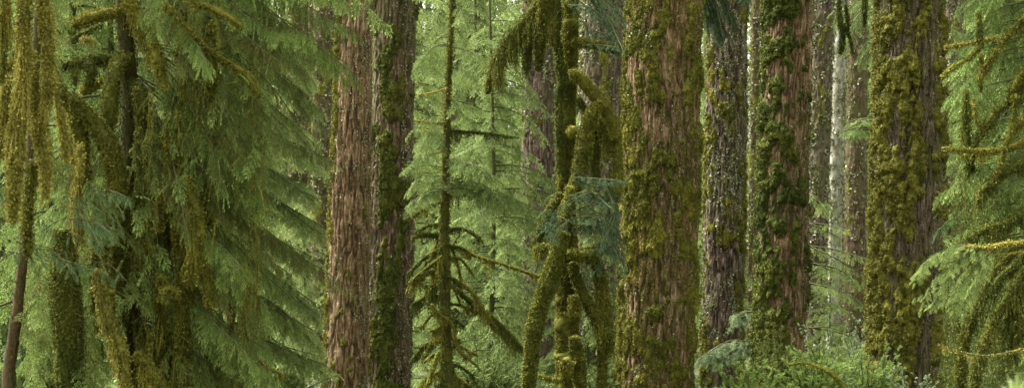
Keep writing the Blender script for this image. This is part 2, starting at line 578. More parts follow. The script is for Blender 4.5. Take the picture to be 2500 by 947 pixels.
ST_Y = [(0, (0.08, 0.082, 0.018)), (0.35, (0.16, 0.152, 0.028)), (0.65, (0.25, 0.225, 0.045)), (1, (0.32, 0.27, 0.07))]
ST_L = [(0, (0.06, 0.072, 0.012)), (0.4, (0.12, 0.13, 0.018)), (0.7, (0.18, 0.185, 0.03)), (1, (0.24, 0.21, 0.05))]
M['moss'] = moss_mat('moss_green', ST_G)
M['moss_dark'] = moss_mat('moss_dark', ST_D)
M['moss_yellow'] = moss_mat('moss_yellow', ST_Y)
M['moss_light'] = moss_mat('moss_light', ST_L)
M['moss_pad'] = moss_mat('moss_pad', ST_G, trans=0.1, bump=0.9)
M['moss_pad_dark'] = moss_mat('moss_pad_dark', ST_D, trans=0.1, bump=0.9)
M['moss_pad_gold'] = moss_mat('moss_pad_gold', [(0, (0.04, 0.045, 0.010)), (0.35, (0.09, 0.092, 0.016)), (0.6, (0.145, 0.14, 0.024)), (0.85, (0.19, 0.19, 0.025)), (1, (0.24, 0.18, 0.05))], trans=0.1, bump=0.9)
M['bark_brown'] = bark_mat('bark_brown', [(0, (0.035, 0.024, 0.016)), (0.35, (0.086, 0.049, 0.027)), (0.6, (0.162, 0.098, 0.055)), (0.85, (0.25, 0.17, 0.10)), (1, (0.36, 0.29, 0.20))], film_amt=0.2, lichen=.2)
M['bark_dark'] = bark_mat('bark_dark', [(0, (0.025, 0.017, 0.012)), (0.4, (0.052, 0.033, 0.020)), (0.65, (0.10, 0.063, 0.038)), (1, (0.24, 0.19, 0.14))], film_amt=0.3)
M['bark_purple'] = bark_mat('bark_purple', [(0, (0.018, 0.012, 0.012)), (0.4, (0.052, 0.034, 0.028)), (0.65, (0.105, 0.072, 0.058)), (1, (0.22, 0.18, 0.15))], film=(0.08, 0.085, 0.035), film_amt=0.35, lichen=0.25)
M['bark_pale'] = bark_mat('bark_pale', [(0, (0.07, 0.06, 0.055)), (0.4, (0.19, 0.17, 0.15)), (0.7, (0.36, 0.34, 0.31)), (1, (0.52, 0.5, 0.47))], film=(0.2, 0.22, 0.12), film_amt=0.4, lichen=0.7)
M['bark_twig'] = bark_mat('bark_twig', [(0, (0.02, 0.014, 0.010)), (0.5, (0.05, 0.036, 0.024)), (1, (0.09, 0.068, 0.045))], film_amt=0.8, lichen=-.6)
M['bark_red'] = bark_mat('bark_red', [(0, (0.02, 0.011, 0.008)), (0.5, (0.07, 0.038, 0.022)), (1, (0.14, 0.085, 0.05))], film_amt=0.45)
M['lichen'] = moss_mat('lichen', [(0, (0.11, 0.125, 0.06)), (0.5, (0.21, 0.225, 0.13)), (1, (0.40, 0.40, 0.30))], trans=0.05)


def ground_mat():
    m, nt, out = new_mat('forest_floor')
    geo = nt.nodes.new('ShaderNodeNewGeometry')
    a = noise_(nt, geo.outputs['Position'], 1.5, 6, 0.65); b = noise_(nt, geo.outputs['Position'], 18, 4)
    f = math_(nt, 'ADD', math_(nt, 'MULTIPLY', a, 1.1), math_(nt, 'MULTIPLY', b, 0.5)); f = math_(nt, 'SUBTRACT', f, 0.3)
    col = ramp(nt, f, [(0, (0.035, 0.024, 0.014)), (0.4, (0.05, 0.045, 0.018)), (0.6, (0.06, 0.08, 0.018)), (1, (0.10, 0.13, 0.03))])
    p = N_(nt, 'ShaderNodeBsdfPrincipled'); nt.links.new(col, p.inputs['Base Color']); p.inputs['Roughness'].default_value = 0.95
    bp = nt.nodes.new('ShaderNodeBump'); bp.inputs['Distance'].default_value = 0.1; nt.links.new(b, bp.inputs['Height']); nt.links.new(bp.outputs[0], p.inputs['Normal'])
    nt.links.new(p.outputs[0], out.inputs[0])
    return m


# ---------------------------------------------------------------- ground
def ground_z(x, y):
    x = np.asarray(x, float); y = np.asarray(y, float)
    near = 0.25 * fbm(x * 0.15, y * 0.15, x * 0 + 3.3, 3)
    d = np.sqrt(x * x + y * y)
    hill = 26 * np.clip((d - 75) / 160, 0, 1) ** 1.2
    return near - 0.35 + hill + np.clip((d - 75) / 60, 0, 1) * 2 * fbm(x * .03, y * .03, x * 0, 2)


gm = MB()
gx = np.concatenate([-np.geomspace(450, 20, 40), np.linspace(-19, 19, 78), np.geomspace(20, 450, 40)])
gy = np.concatenate([-np.geomspace(300, 10, 20), np.linspace(-9, 45, 110), np.geomspace(46, 520, 50)])
X, Y = np.meshgrid(gx, gy)
Z = ground_z(X, Y)
v = np.stack([X, Y, Z], -1).reshape(-1, 3)
ny, nx = X.shape
i = np.arange(ny - 1)[:, None]; j = np.arange(nx - 1)[None]
f = np.stack([i * nx + j, i * nx + j + 1, (i + 1) * nx + j + 1, (i + 1) * nx + j], -1).reshape(-1, 4)
gm.add(v, f, np.zeros((len(v), 3)))
g = gm.build('ground', ground_mat(), smooth=True)
g['kind'] = 'structure'


# ---------------------------------------------------------------- big old trunks
def big_trunk(name, label, bot, top, D, bark, mossm='moss_pad', bias=0.0, mfun=None, thick=0.05, lichen=0, lfun=None, lsize=(.012, .034), crumb=0, crumbm='moss',
              top_z=None, fissure=0.014, seed=0, res=0.0125, cat='tree', msc=(2.6, 1.1), tuft=1.0, group=None):
    (bl, br), (tl, tr) = bot, top
    B = at((bl + br) / 2, 947, D); Tp = at((tl + tr) / 2, 0, D)
    rb = (br - bl) / 2 / F * D; rt = (tr - tl) / 2 / F * D
    ax = (Tp - B) / (Tp[2] - B[2])
    gz = float(ground_z(B[0], B[1])) - 0.25
    res = res * D / 21
    z1 = Tp[2] + 0.6
    zz = np.concatenate([np.arange(gz, z1, res * 1.15), np.linspace(z1 + .4, (top_z or 24), 24)])
    R0 = rb + (rt - rb) * (zz - B[2]) / (Tp[2] - B[2])
    R0 = np.maximum(R0, rt * (1 - (zz - Tp[2]) / 30 * 0.8 * (zz > Tp[2])))
    R0 = np.where(zz < B[2], rb * (1 + 0.12 * np.clip(B[2] - zz, 0, 3) ** 1.3), R0)
    nth = int(2 * np.pi * rb / res) // 2 * 2
    th = np.linspace(0, 2 * np.pi, nth, endpoint=False)
    TH, ZZ = np.meshgrid(th, zz)
    RR = np.repeat(R0[:, None], nth, 1)
    cx, cy = np.cos(TH), np.sin(TH)                         # facing the camera = angle -90 deg
    ux, uy, uz = cx * rb + seed * 3.1, cy * rb + seed * 1.7, ZZ + seed * 2.3
    big = fbm(ux * 1.8, uy * 1.8, uz * 0.5, 2) * 0.05 * rb / 0.5
    ripp = 1 - np.abs(fbm(ux * 13 + 0.6 * noise3(ux * 3, uy * 3, uz * 2), uy * 13, uz * 1.6, 2)) * 2.4
    fl = fbm(ux * 30, uy * 30, uz * 11, 2)
    wx = 0.25 * fbm(ux * 5, uy * 5, uz * 2.5, 2)
    cr = fbm(ux * 14 + wx * 2, uy * 14 - wx * 2, uz * 2.0, 2)
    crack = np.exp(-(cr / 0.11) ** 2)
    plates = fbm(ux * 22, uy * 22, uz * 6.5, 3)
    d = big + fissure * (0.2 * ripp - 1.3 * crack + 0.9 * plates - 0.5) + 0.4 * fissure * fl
    tintr = np.clip(0.62 + 0.5 * plates - 0.55 * crack + 0.25 * fl, 0, 1)  # cracks painted darker to deepen the shade in the fissures, plates lighter
    c0 = B[None, None] + (ZZ - B[2])[..., None] * ax
    rad = np.stack([cx, cy, cx * 0], -1)
    V = c0 + rad * (RR + d)[..., None]
    nz_ = len(zz)
    i = np.arange(nz_ - 1)[:, None]; j = np.arange(nth)[None]
    FF = np.stack([i * nth + j, i * nth + (j + 1) % nth, (i + 1) * nth + (j + 1) % nth, (i + 1) * nth + j], -1).reshape(-1, 4)
    tm = MB()
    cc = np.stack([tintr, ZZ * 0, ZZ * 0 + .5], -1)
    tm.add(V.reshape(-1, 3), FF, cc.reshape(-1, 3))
    base = (float(B[0] - ax[0] * (B[2] - gz)), float(B[1]), gz)
    o = thing(name, label, cat, base, group)
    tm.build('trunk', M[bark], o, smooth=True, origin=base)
    # u: -1 left edge .. 1 right edge as seen, v: 0 top of frame .. 1 bottom
    U = cx; Vv = np.clip((Tp[2] - ZZ) / (Tp[2] - B[2]), -0.3, 1.3)
    # moss pads
    mm = fbm(ux * msc[0], uy * msc[0], uz * msc[1], 4) * 0.8 + 0.75 * fbm(ux * 8, uy * 8, uz * 4.5, 3) + bias
    if mfun is not None: mm = mm + mfun(U, Vv)
    mm = np.where(ZZ > z1, -1, mm)
    th_ = np.clip(mm * 3.2, -0.25, 1)
    n1 = np.abs(fbm(ux * 8, uy * 8, uz * 6.5, 2)); n2 = np.abs(noise3(ux * 24, uy * 24, uz * 20))
    cushion = 0.35 + 1.1 * np.sqrt(np.clip(n1, 0, 1)) + 0.45 * np.sqrt(n2)
    mth = np.where(th_ > 0, thick * np.sqrt(np.clip(th_, 0, 1)) * cushion, th_ * 0.08)
    Vm = c0 + rad * (RR + d * (1 - 0.5 * np.clip(th_, 0, 1)) + mth)[..., None]
    Vm[..., 2] -= np.clip(mth, 0, 1) * 0.35
    keep = (th_ > 0)
    fk = keep.reshape(-1)[FF].any(1)
    mo = MB()
    if fk.any():
        used = np.unique(FF[fk]); remap = np.full(nz_ * nth, -1); remap[used] = np.arange(len(used))
        rcol = np.clip(0.25 + 0.55 * (cushion - 0.6) + 0.25 * fbm(ux * 3, uy * 3, uz * 3, 2), 0, 1)
        cm = np.stack([rcol, ZZ * 0, 0.5 + 0.4 * noise3(ux * 40, uy * 40, uz * 40)], -1).reshape(-1, 3)
        mo.add(Vm.reshape(-1, 3)[used], remap[FF[fk]], cm[used])
        # tufts
        w_ = (th_ > 0.05).reshape(-1); idx = np.flatnonzero(w_)
        nt_ = int(len(idx) * 2.0 * tuft)
        pick = rng.choice(idx, nt_) if len(idx) else idx
        jit = rng.normal(0, res * 0.5, (len(pick), 3))
        leaflets(mo, Vm.reshape(-1, 3)[pick] + jit, rad.reshape(-1, 3)[pick], rng.uniform(0.010, 0.026, len(pick)) * D / 21,
                 np.clip(rcol.reshape(-1)[pick] + rng.normal(0.08, 0.15, len(pick)), 0, 1), flat=0.55, drop=0.35)
        mo.build('moss', M[mossm], o, smooth=True, origin=base)
    if crumb:
        cmn = fbm(ux * 9 + 4, uy * 9, uz * 4, 4) + 0.4 * fbm(ux * 2, uy * 2, uz, 2)
        idx = np.flatnonzero(((cmn > (-0.22 if crumb > 50000 else -0.02)) & (ZZ < z1)).reshape(-1))
        pick = rng.choice(idx, int(crumb))
        om = MB()
        leaflets(om, V.reshape(-1, 3)[pick] + rng.normal(0, res * .4, (len(pick), 3)), rad.reshape(-1, 3)[pick], rng.uniform(0.010, 0.024, len(pick)) * D / 21, rng.uniform(.1, .9, len(pick)), flat=.65, drop=.35)
        om.build('moss', M[crumbm], o, origin=base)
    if lichen:
        lm = 0.55 * fbm(ux * 3 + 9, uy * 3, uz * 1.6, 3) + 0.8 * fbm(ux * 15 + 3, uy * 15, uz * 8, 2) + (lfun(U, Vv) if lfun else 0) + 0.1 * plates
        lm = np.where(ZZ > z1, -9, lm)
        idx = np.flatnonzero((lm > 0.2).reshape(-1))
        if len(idx):
            pick = rng.choice(idx, int(lichen))
            out_ = np.maximum(mth, 0).reshape(-1)[pick]
            P = V.reshape(-1, 3)[pick] + rad.reshape(-1, 3)[pick] * (out_ + 0.004)[:, None]
            lo = MB()
            leaflets(lo, P, rad.reshape(-1, 3)[pick], rng.uniform(lsize[0], lsize[1], len(pick)) * D / 24, rng.random(len(pick)), flat=0.8, drop=0.1)
            lo.build('lichen', M['lichen'], o, origin=base)
    return o


G_OLD = None
# the two joined-looking trunks left of centre
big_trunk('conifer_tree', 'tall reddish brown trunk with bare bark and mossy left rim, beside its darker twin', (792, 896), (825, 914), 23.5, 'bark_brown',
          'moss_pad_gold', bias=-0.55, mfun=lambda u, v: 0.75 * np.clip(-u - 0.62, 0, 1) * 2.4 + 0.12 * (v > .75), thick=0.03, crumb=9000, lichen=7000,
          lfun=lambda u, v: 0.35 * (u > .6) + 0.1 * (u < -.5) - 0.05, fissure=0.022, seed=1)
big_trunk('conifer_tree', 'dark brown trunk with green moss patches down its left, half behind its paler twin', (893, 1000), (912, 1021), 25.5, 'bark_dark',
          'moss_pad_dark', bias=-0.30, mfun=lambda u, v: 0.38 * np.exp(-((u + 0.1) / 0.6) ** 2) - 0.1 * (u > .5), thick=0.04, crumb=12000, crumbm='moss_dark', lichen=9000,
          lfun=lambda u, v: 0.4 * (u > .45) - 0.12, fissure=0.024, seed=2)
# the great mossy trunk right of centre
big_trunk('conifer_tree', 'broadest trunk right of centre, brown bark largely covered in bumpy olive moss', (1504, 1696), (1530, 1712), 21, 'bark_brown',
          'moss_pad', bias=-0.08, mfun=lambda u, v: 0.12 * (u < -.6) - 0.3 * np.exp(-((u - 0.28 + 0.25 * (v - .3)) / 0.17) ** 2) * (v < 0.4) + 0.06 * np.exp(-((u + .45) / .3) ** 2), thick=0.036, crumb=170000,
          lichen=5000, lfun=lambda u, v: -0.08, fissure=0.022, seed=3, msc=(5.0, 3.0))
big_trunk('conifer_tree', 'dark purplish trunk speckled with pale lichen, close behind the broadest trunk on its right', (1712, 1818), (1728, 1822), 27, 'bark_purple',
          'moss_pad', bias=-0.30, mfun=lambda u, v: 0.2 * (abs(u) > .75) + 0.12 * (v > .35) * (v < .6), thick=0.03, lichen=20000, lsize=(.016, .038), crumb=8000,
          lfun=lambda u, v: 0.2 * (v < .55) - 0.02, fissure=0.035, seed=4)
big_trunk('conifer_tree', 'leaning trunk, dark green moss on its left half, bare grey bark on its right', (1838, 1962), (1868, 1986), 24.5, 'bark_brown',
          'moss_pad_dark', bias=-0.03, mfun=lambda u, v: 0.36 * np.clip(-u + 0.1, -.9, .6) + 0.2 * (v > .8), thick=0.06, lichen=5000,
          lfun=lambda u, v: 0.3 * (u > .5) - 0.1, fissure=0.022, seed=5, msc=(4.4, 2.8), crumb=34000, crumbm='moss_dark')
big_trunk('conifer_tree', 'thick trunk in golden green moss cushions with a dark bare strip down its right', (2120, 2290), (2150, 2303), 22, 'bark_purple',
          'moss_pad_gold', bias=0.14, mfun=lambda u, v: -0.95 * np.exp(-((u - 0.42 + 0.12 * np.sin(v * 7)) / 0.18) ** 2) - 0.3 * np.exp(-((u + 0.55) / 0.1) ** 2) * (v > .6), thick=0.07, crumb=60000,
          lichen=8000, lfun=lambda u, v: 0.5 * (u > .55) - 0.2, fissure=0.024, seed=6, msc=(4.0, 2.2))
# thinner and farther trunks
FAR = [
    ('slim dark lichen-spotted trunk directly behind the right side of the leaning half-mossy trunk', (1955, 2010), (1983, 2037), 38, 'bark_purple', -0.3, 9000),
    ('palest slender whitish grey trunk, far back left of the golden mossy trunk', (2014, 2050), (2034, 2068), 46, 'bark_pale', -0.7, 5000),
    ('hazy reddish brown trunk far back just left of the golden mossy trunk', (2058, 2112), (2066, 2120), 50, 'bark_dark', -0.45, 3000),
    ('lichen mottled trunk standing just behind the right edge of the golden mossy trunk', (2290, 2352), (2302, 2358), 34, 'bark_purple', -0.15, 9000),
    ('purplish trunk blotched with pale lichen, behind the hanging moss left of the crooked mossy tree', (1278, 1368), (1272, 1366), 33, 'bark_purple', -0.35, 14000),
    ('dark lichen blotched trunk between the crooked mossy tree and the broadest trunk', (1400, 1510), (1416, 1527), 31, 'bark_purple', -0.3, 14000),
    ('greyish trunk far behind the pale green sprays just left of the twin trunks', (758, 815), (765, 822), 42, 'bark_dark', -0.2, 4000),
    ('dark distant trunk farthest left of the far group behind the pale green sprays', (705, 750), (706, 752), 48, 'bark_dark', -0.3, 2000),
    ('thin greenish trunk in the bright gap beside the lichen speckled dark trunk', (1822, 1846), (1834, 1858), 44, 'bark_dark', -0.3, 1500),
    ('thin dark far trunk squeezed between the two far trunks left of the twin trunks', (750, 764), (752, 768), 50, 'bark_dark', -0.6, 0),
]
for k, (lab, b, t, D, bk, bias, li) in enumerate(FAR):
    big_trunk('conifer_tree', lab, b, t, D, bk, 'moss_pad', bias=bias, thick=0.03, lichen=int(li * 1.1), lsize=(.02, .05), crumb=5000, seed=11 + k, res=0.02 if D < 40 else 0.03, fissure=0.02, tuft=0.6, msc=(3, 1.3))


# ---------------------------------------------------------------- hemlocks with foliage
def hemlock_mesh(H, R, lod, leaf, z0=0.4, spacing=0.12, nb=6, dz=0.3, side=0.45, zmax=None, trunk_r=0.055, droop=0.5, seed=0, moss=True):
    """builds trunk + crown meshes of one young hemlock standing at the origin; returns (trunk, crown) datas as objects unlinked from any thing"""
    tw, fo = MB(), MB()
    zs = np.linspace(-0.4, H, 30)
    sway = np.stack([0.15 * np.sin(zs * 0.5 + seed), 0.15 * np.cos(zs * 0.37 + seed), zs], -1) - np.array((0.15 * math.sin(seed), 0.15 * math.cos(seed), 0))
    tube(tw, sway, trunk_r * (1 - np.clip(zs / H, 0, 1) * 0.92) + 0.006, 8, lump=0.1)
    z = z0; a0 = seed * 1.3
    zmax = zmax or H
    while z < min(H - 0.2, zmax):
        for k in range(nb // 2 + int(rng.random() * 2)):
            a = a0 + rng.uniform(0, 2 * math.pi)
            L = R * (1 - z / H) ** 0.75 * rng.uniform(0.6, 1.1) * min(1, 0.6 + z / 3)
            if L < 0.2: L = 0.2
            dr = droop * rng.uniform(0.6, 1.3)
            t = np.linspace(0, 1, 9)[:, None]
            b0 = np.array([np.interp(z, zs, sway[:, q]) for q in range(3)])
            h = np.array((math.cos(a), math.sin(a), 0)); sd_ = np.array((-math.sin(a), math.cos(a), 0)) * rng.normal(0, .12)
            p = b0 + h * L * t + sd_ * L * t * t + np.array((0, 0, 1)) * L * (0.18 * t - dr * t * t)
            tube(tw, p, 0.012 * (1 - t[:, 0] * 0.8) * (0.6 + L * 0.5), 4, cap=False)
            leafy(fo, p, lod, side, spacing, start=0.0, bend=0.3, pitch=0.22, r0=rng.random(), roll=0.4)
            z += dz / (nb / 2 + .5) * rng.uniform(0.6, 1.4)
    # leader
    leafy(fo, sway[-6:], lod, side * .5, spacing, start=0, bend=.3, pitch=.3)
    return tw, fo


proto = {}
KINDS = {
    'a': dict(H=11, R=2.3, lod='mid', spacing=0.10, dz=0.34, side=0.55, zmax=7.5, seed=1),
    'b': dict(H=9, R=1.9, lod='mid', spacing=0.10, dz=0.32, side=0.5, zmax=7.5, seed=2, droop=0.6),
    'c': dict(H=16, R=3.2, lod='far', spacing=0.16, dz=0.42, side=0.8, zmax=12, seed=3, trunk_r=.08),
    'd': dict(H=14, R=2.8, lod='far', spacing=0.16, dz=0.42, side=0.75, zmax=12, seed=4, trunk_r=.075, droop=0.65),
}


def hemlock(kind, leaf, label, px, D, s=1.0, rz=0.0, group='young hemlocks of the green middle distance'):
    p = at(px, 700, D)
    z = float(ground_z(p[0], p[1]))
    o = thing('young_hemlock', label, 'tree', (p[0], p[1], z), group)
    if kind not in proto:
        tw, fo = hemlock_mesh(leaf=None, **KINDS[kind])
        a = tw.build('trunk', M['bark_twig']); b = fo.build('crown', M[leaf])
        proto[kind] = (a, b)
    else:
        a, b = proto[kind]
        a = a.copy(); b = b.copy(); C.objects.link(a); C.objects.link(b)
    b.material_slots[0].link = 'OBJECT'; b.material_slots[0].material = M[leaf]
    a.parent = o; b.parent = o
    o.rotation_euler.z = rz; o.scale = (s, s, s)
    return o


HEM = [  # kind, leaf, px, D, scale, rot, label
    ('a', 'leaf_bright', 540, 19.8, 0.72, 0.3, 'bright hemlock with layered drooping pale sprays left of the twin trunks'),
    ('b', 'leaf_bright', 735, 27, 0.5, 2.0, 'light green hemlock filling the gap just left of the twin trunks'),
    ('b', 'leaf_mid', 520, 25, 1.0, 3.3, 'mid green hemlock behind the bright drooping sprays'),
    ('a', 'leaf_mid', 1190, 28.5, 1.0, 1.1, 'light green hemlock behind the slender mossy snag tree'),
    ('b', 'leaf_bright', 1240, 30, 0.62, 4.4, 'short hemlock in the gap left of the crooked mossy tree'),
    ('a', 'leaf_mid', 1440, 27, 0.62, 5.1, 'hemlock glimpsed between the crooked mossy tree and the broadest trunk'),
    ('a', 'leaf_bright', 985, 33, 1.2, 0.7, 'hazy hemlock at the right edge of the twin trunks'),
    ('b', 'leaf_bright', 1640, 33, 1.2, 2.9, 'light hemlock in the narrow gap right of the broadest trunk'),
    ('a', 'leaf_bright', 2030, 29, 0.36, 3.9, 'small light hemlock standing between the leaning and golden mossy trunks'),
    ('a', 'leaf_near', 2440, 24.8, 1.0, 2.2, 'green hemlock behind the dark mossy limbs at the right'),
    ('b', 'leaf_mid', 2340, 27, 1.0, 0.2, 'hemlock directly right of the golden mossy trunk'),
    ('a', 'leaf_near', 322, 17.5, 1.0, 5.7, 'shaded hemlock behind the moss draped tree at the left'),
    ('b', 'leaf_near', 160, 17, 1.2, 1.7, 'dim hemlock behind the hanging moss at the far left'),
    ('c', 'leaf_bright', 900, 44, 1.0, 0.0, 'tall far hemlock mostly hidden behind the twin trunks'),
    ('d', 'leaf_mid', 1160, 40, 1.0, 1.0, 'tall pale hemlock far behind the slender mossy tree'),
    ('c', 'leaf_bright', 1320, 44, 1.0, 2.0, 'far hemlock right behind the purplish trunk in the central gap'),
    ('d', 'leaf_bright', 640, 46, 1.1, 3.0, 'far hemlock behind the bright drooping sprays'),
    ('c', 'leaf_mid', 420, 40, 1.0, 4.0, 'far dim hemlock behind the moss draped tree'),
    ('d', 'leaf_mid', 200, 38, 1.0, 5.0, 'far hemlock behind the left hanging moss'),
    ('c', 'leaf_mid', 20, 36, 1.0, 0.6, 'far hemlock at the left edge'),
    ('d', 'leaf_bright', 1480, 45, 1.0, 5.5, 'far hemlock behind the crooked mossy tree'),
    ('c', 'leaf_bright', 1690, 52, 1.0, 0.9, 'far pale hemlock seen through the gap beside the broadest trunk'),
    ('d', 'leaf_bright', 1850, 58, 0.55, 2.4, 'far pale hemlock seen beside the lichen speckled dark trunk'),
    ('c', 'leaf_bright', 2110, 56, 0.6, 1.4, 'far pale hemlock behind the pale grey trunk'),
    ('d', 'leaf_mid', 2330, 42, 1.0, 4.2, 'far hemlock right of the golden mossy trunk'),
    ('b', 'leaf_near', 2610, 19.5, 0.8, 1.3, 'dark green hemlock at the right edge behind the tangle of mossy limbs'),
    ('c', 'leaf_near', 2480, 38, 1.0, 3.1, 'far hemlock at the right edge'),
]
for kd, lf, px, D, s, rz, lab in HEM:
    hemlock(kd, lf, lab, px, D, s, rz)

# far forest: one mass
ff, ft = MB(), MB()
for k in range(400):
    D = rng.uniform(56, 150)
    u = rng.uniform(-0.42, 0.42)
    x, y = u * D * 1.15, D
    pxx = 1250 + x / D * F
    if (1812 < pxx < 1872 and rng.random() < .6) or (1990 < pxx < 2140 and rng.random() < .5): continue
    z = float(ground_z(x, y))
    H = rng.uniform(28, 40); R = rng.uniform(3.2, 4.6)
    base = np.array((x, y, z))
    tube(ft, np.array([base + (0, 0, -1), base + (0, 0, H)]), np.array([0.3, 0.03]), 6, cap=False)
    zz = 0.5
    while zz < min(H, 6 + D * 0.24):
        L = R * (1 - zz / H) ** 0.7 * rng.uniform(.6, 1.1)
        a = rng.uniform(0, 6.28)
        t = np.linspace(0, 1, 6)[:, None]
        p = base + np.array((0, 0, zz)) + np.array((math.cos(a), math.sin(a), 0)) * L * t + np.array((0, 0, 1)) * L * (0.15 * t - 0.5 * t * t)
        leafy(ff, p, 'vfar', 1.4, 0.62, start=0.05, bend=.3, pitch=.25, r0=rng.random())
        zz += 0.42
fo = ff.build('far_forest', M['leaf_mid']); fo['kind'] = 'stuff'
fo2 = ft.build('far_trunks', M['bark_dark']); fo2['kind'] = 'stuff'; fo2['label'] = 'distant trunks of the far forest'


# ---------------------------------------------------------------- hero limbs from photo pixels
def path(pts, D, step=0.04):
    """[(px, py, width px[, extra depth])] -> 3D points, radii"""
    P = []
    for q in pts:
        dd = D + (q[3] if len(q) > 3 else 0)
        p = at(q[0], q[1], dd)
        P.append((*p, q[2] / 2 / F * dd))
    Q = catmull(np.array(P), step)
    return Q[:, :3], np.maximum(Q[:, 3], 0.003)


def limb(parent, base, pts, D, moss='moss', dens=1500, fuzz=0.028, hang=0.0, hd=0, w=0.008, core=0.55, wood='bark_twig', lump=0.22, r0=0.5, name='branch', hscale=3.0, label=None):
    P, R = path(pts, D)
    rr = R * (1 + 0.25 * fbm(P[:, 0] * 5, P[:, 1] * 5, P[:, 2] * 5, 2))
    a = MB(); tube(a, P, R * core, 8)
    b = a.build(name, M[wood], parent, smooth=True, origin=base)
    if label: b['label'] = label
    m = MB()
    tube(m, P, rr * (0.55 if name == 'hanging_moss' else 0.76), 12, lump=lump, lscale=14, r=r0)
    k = np.mean(R) / 0.05
    shag(m, P, rr, dens * max(0.35, k), fuzz, hang, hd, w=w, hscale=hscale, r0=r0)
    mo = m.build('moss', M[moss], b, origin=base)
    return b


def root_of(px, D, py=940):
    p = at(px, py, D)
    return (float(p[0]), float(p[1]), float(ground_z(p[0], p[1])))


def down_to_ground(px, D, wpx, py0=947, dx=0):
    """extra points that take a trunk path from the bottom of the frame into the ground"""
    p = at(px, py0, D)
    gz = float(ground_z(p[0], p[1])) - 0.1
    extra = (p[2] - gz) * F / D
    return (px + dx, py0 + extra + 20, wpx * 1.1)


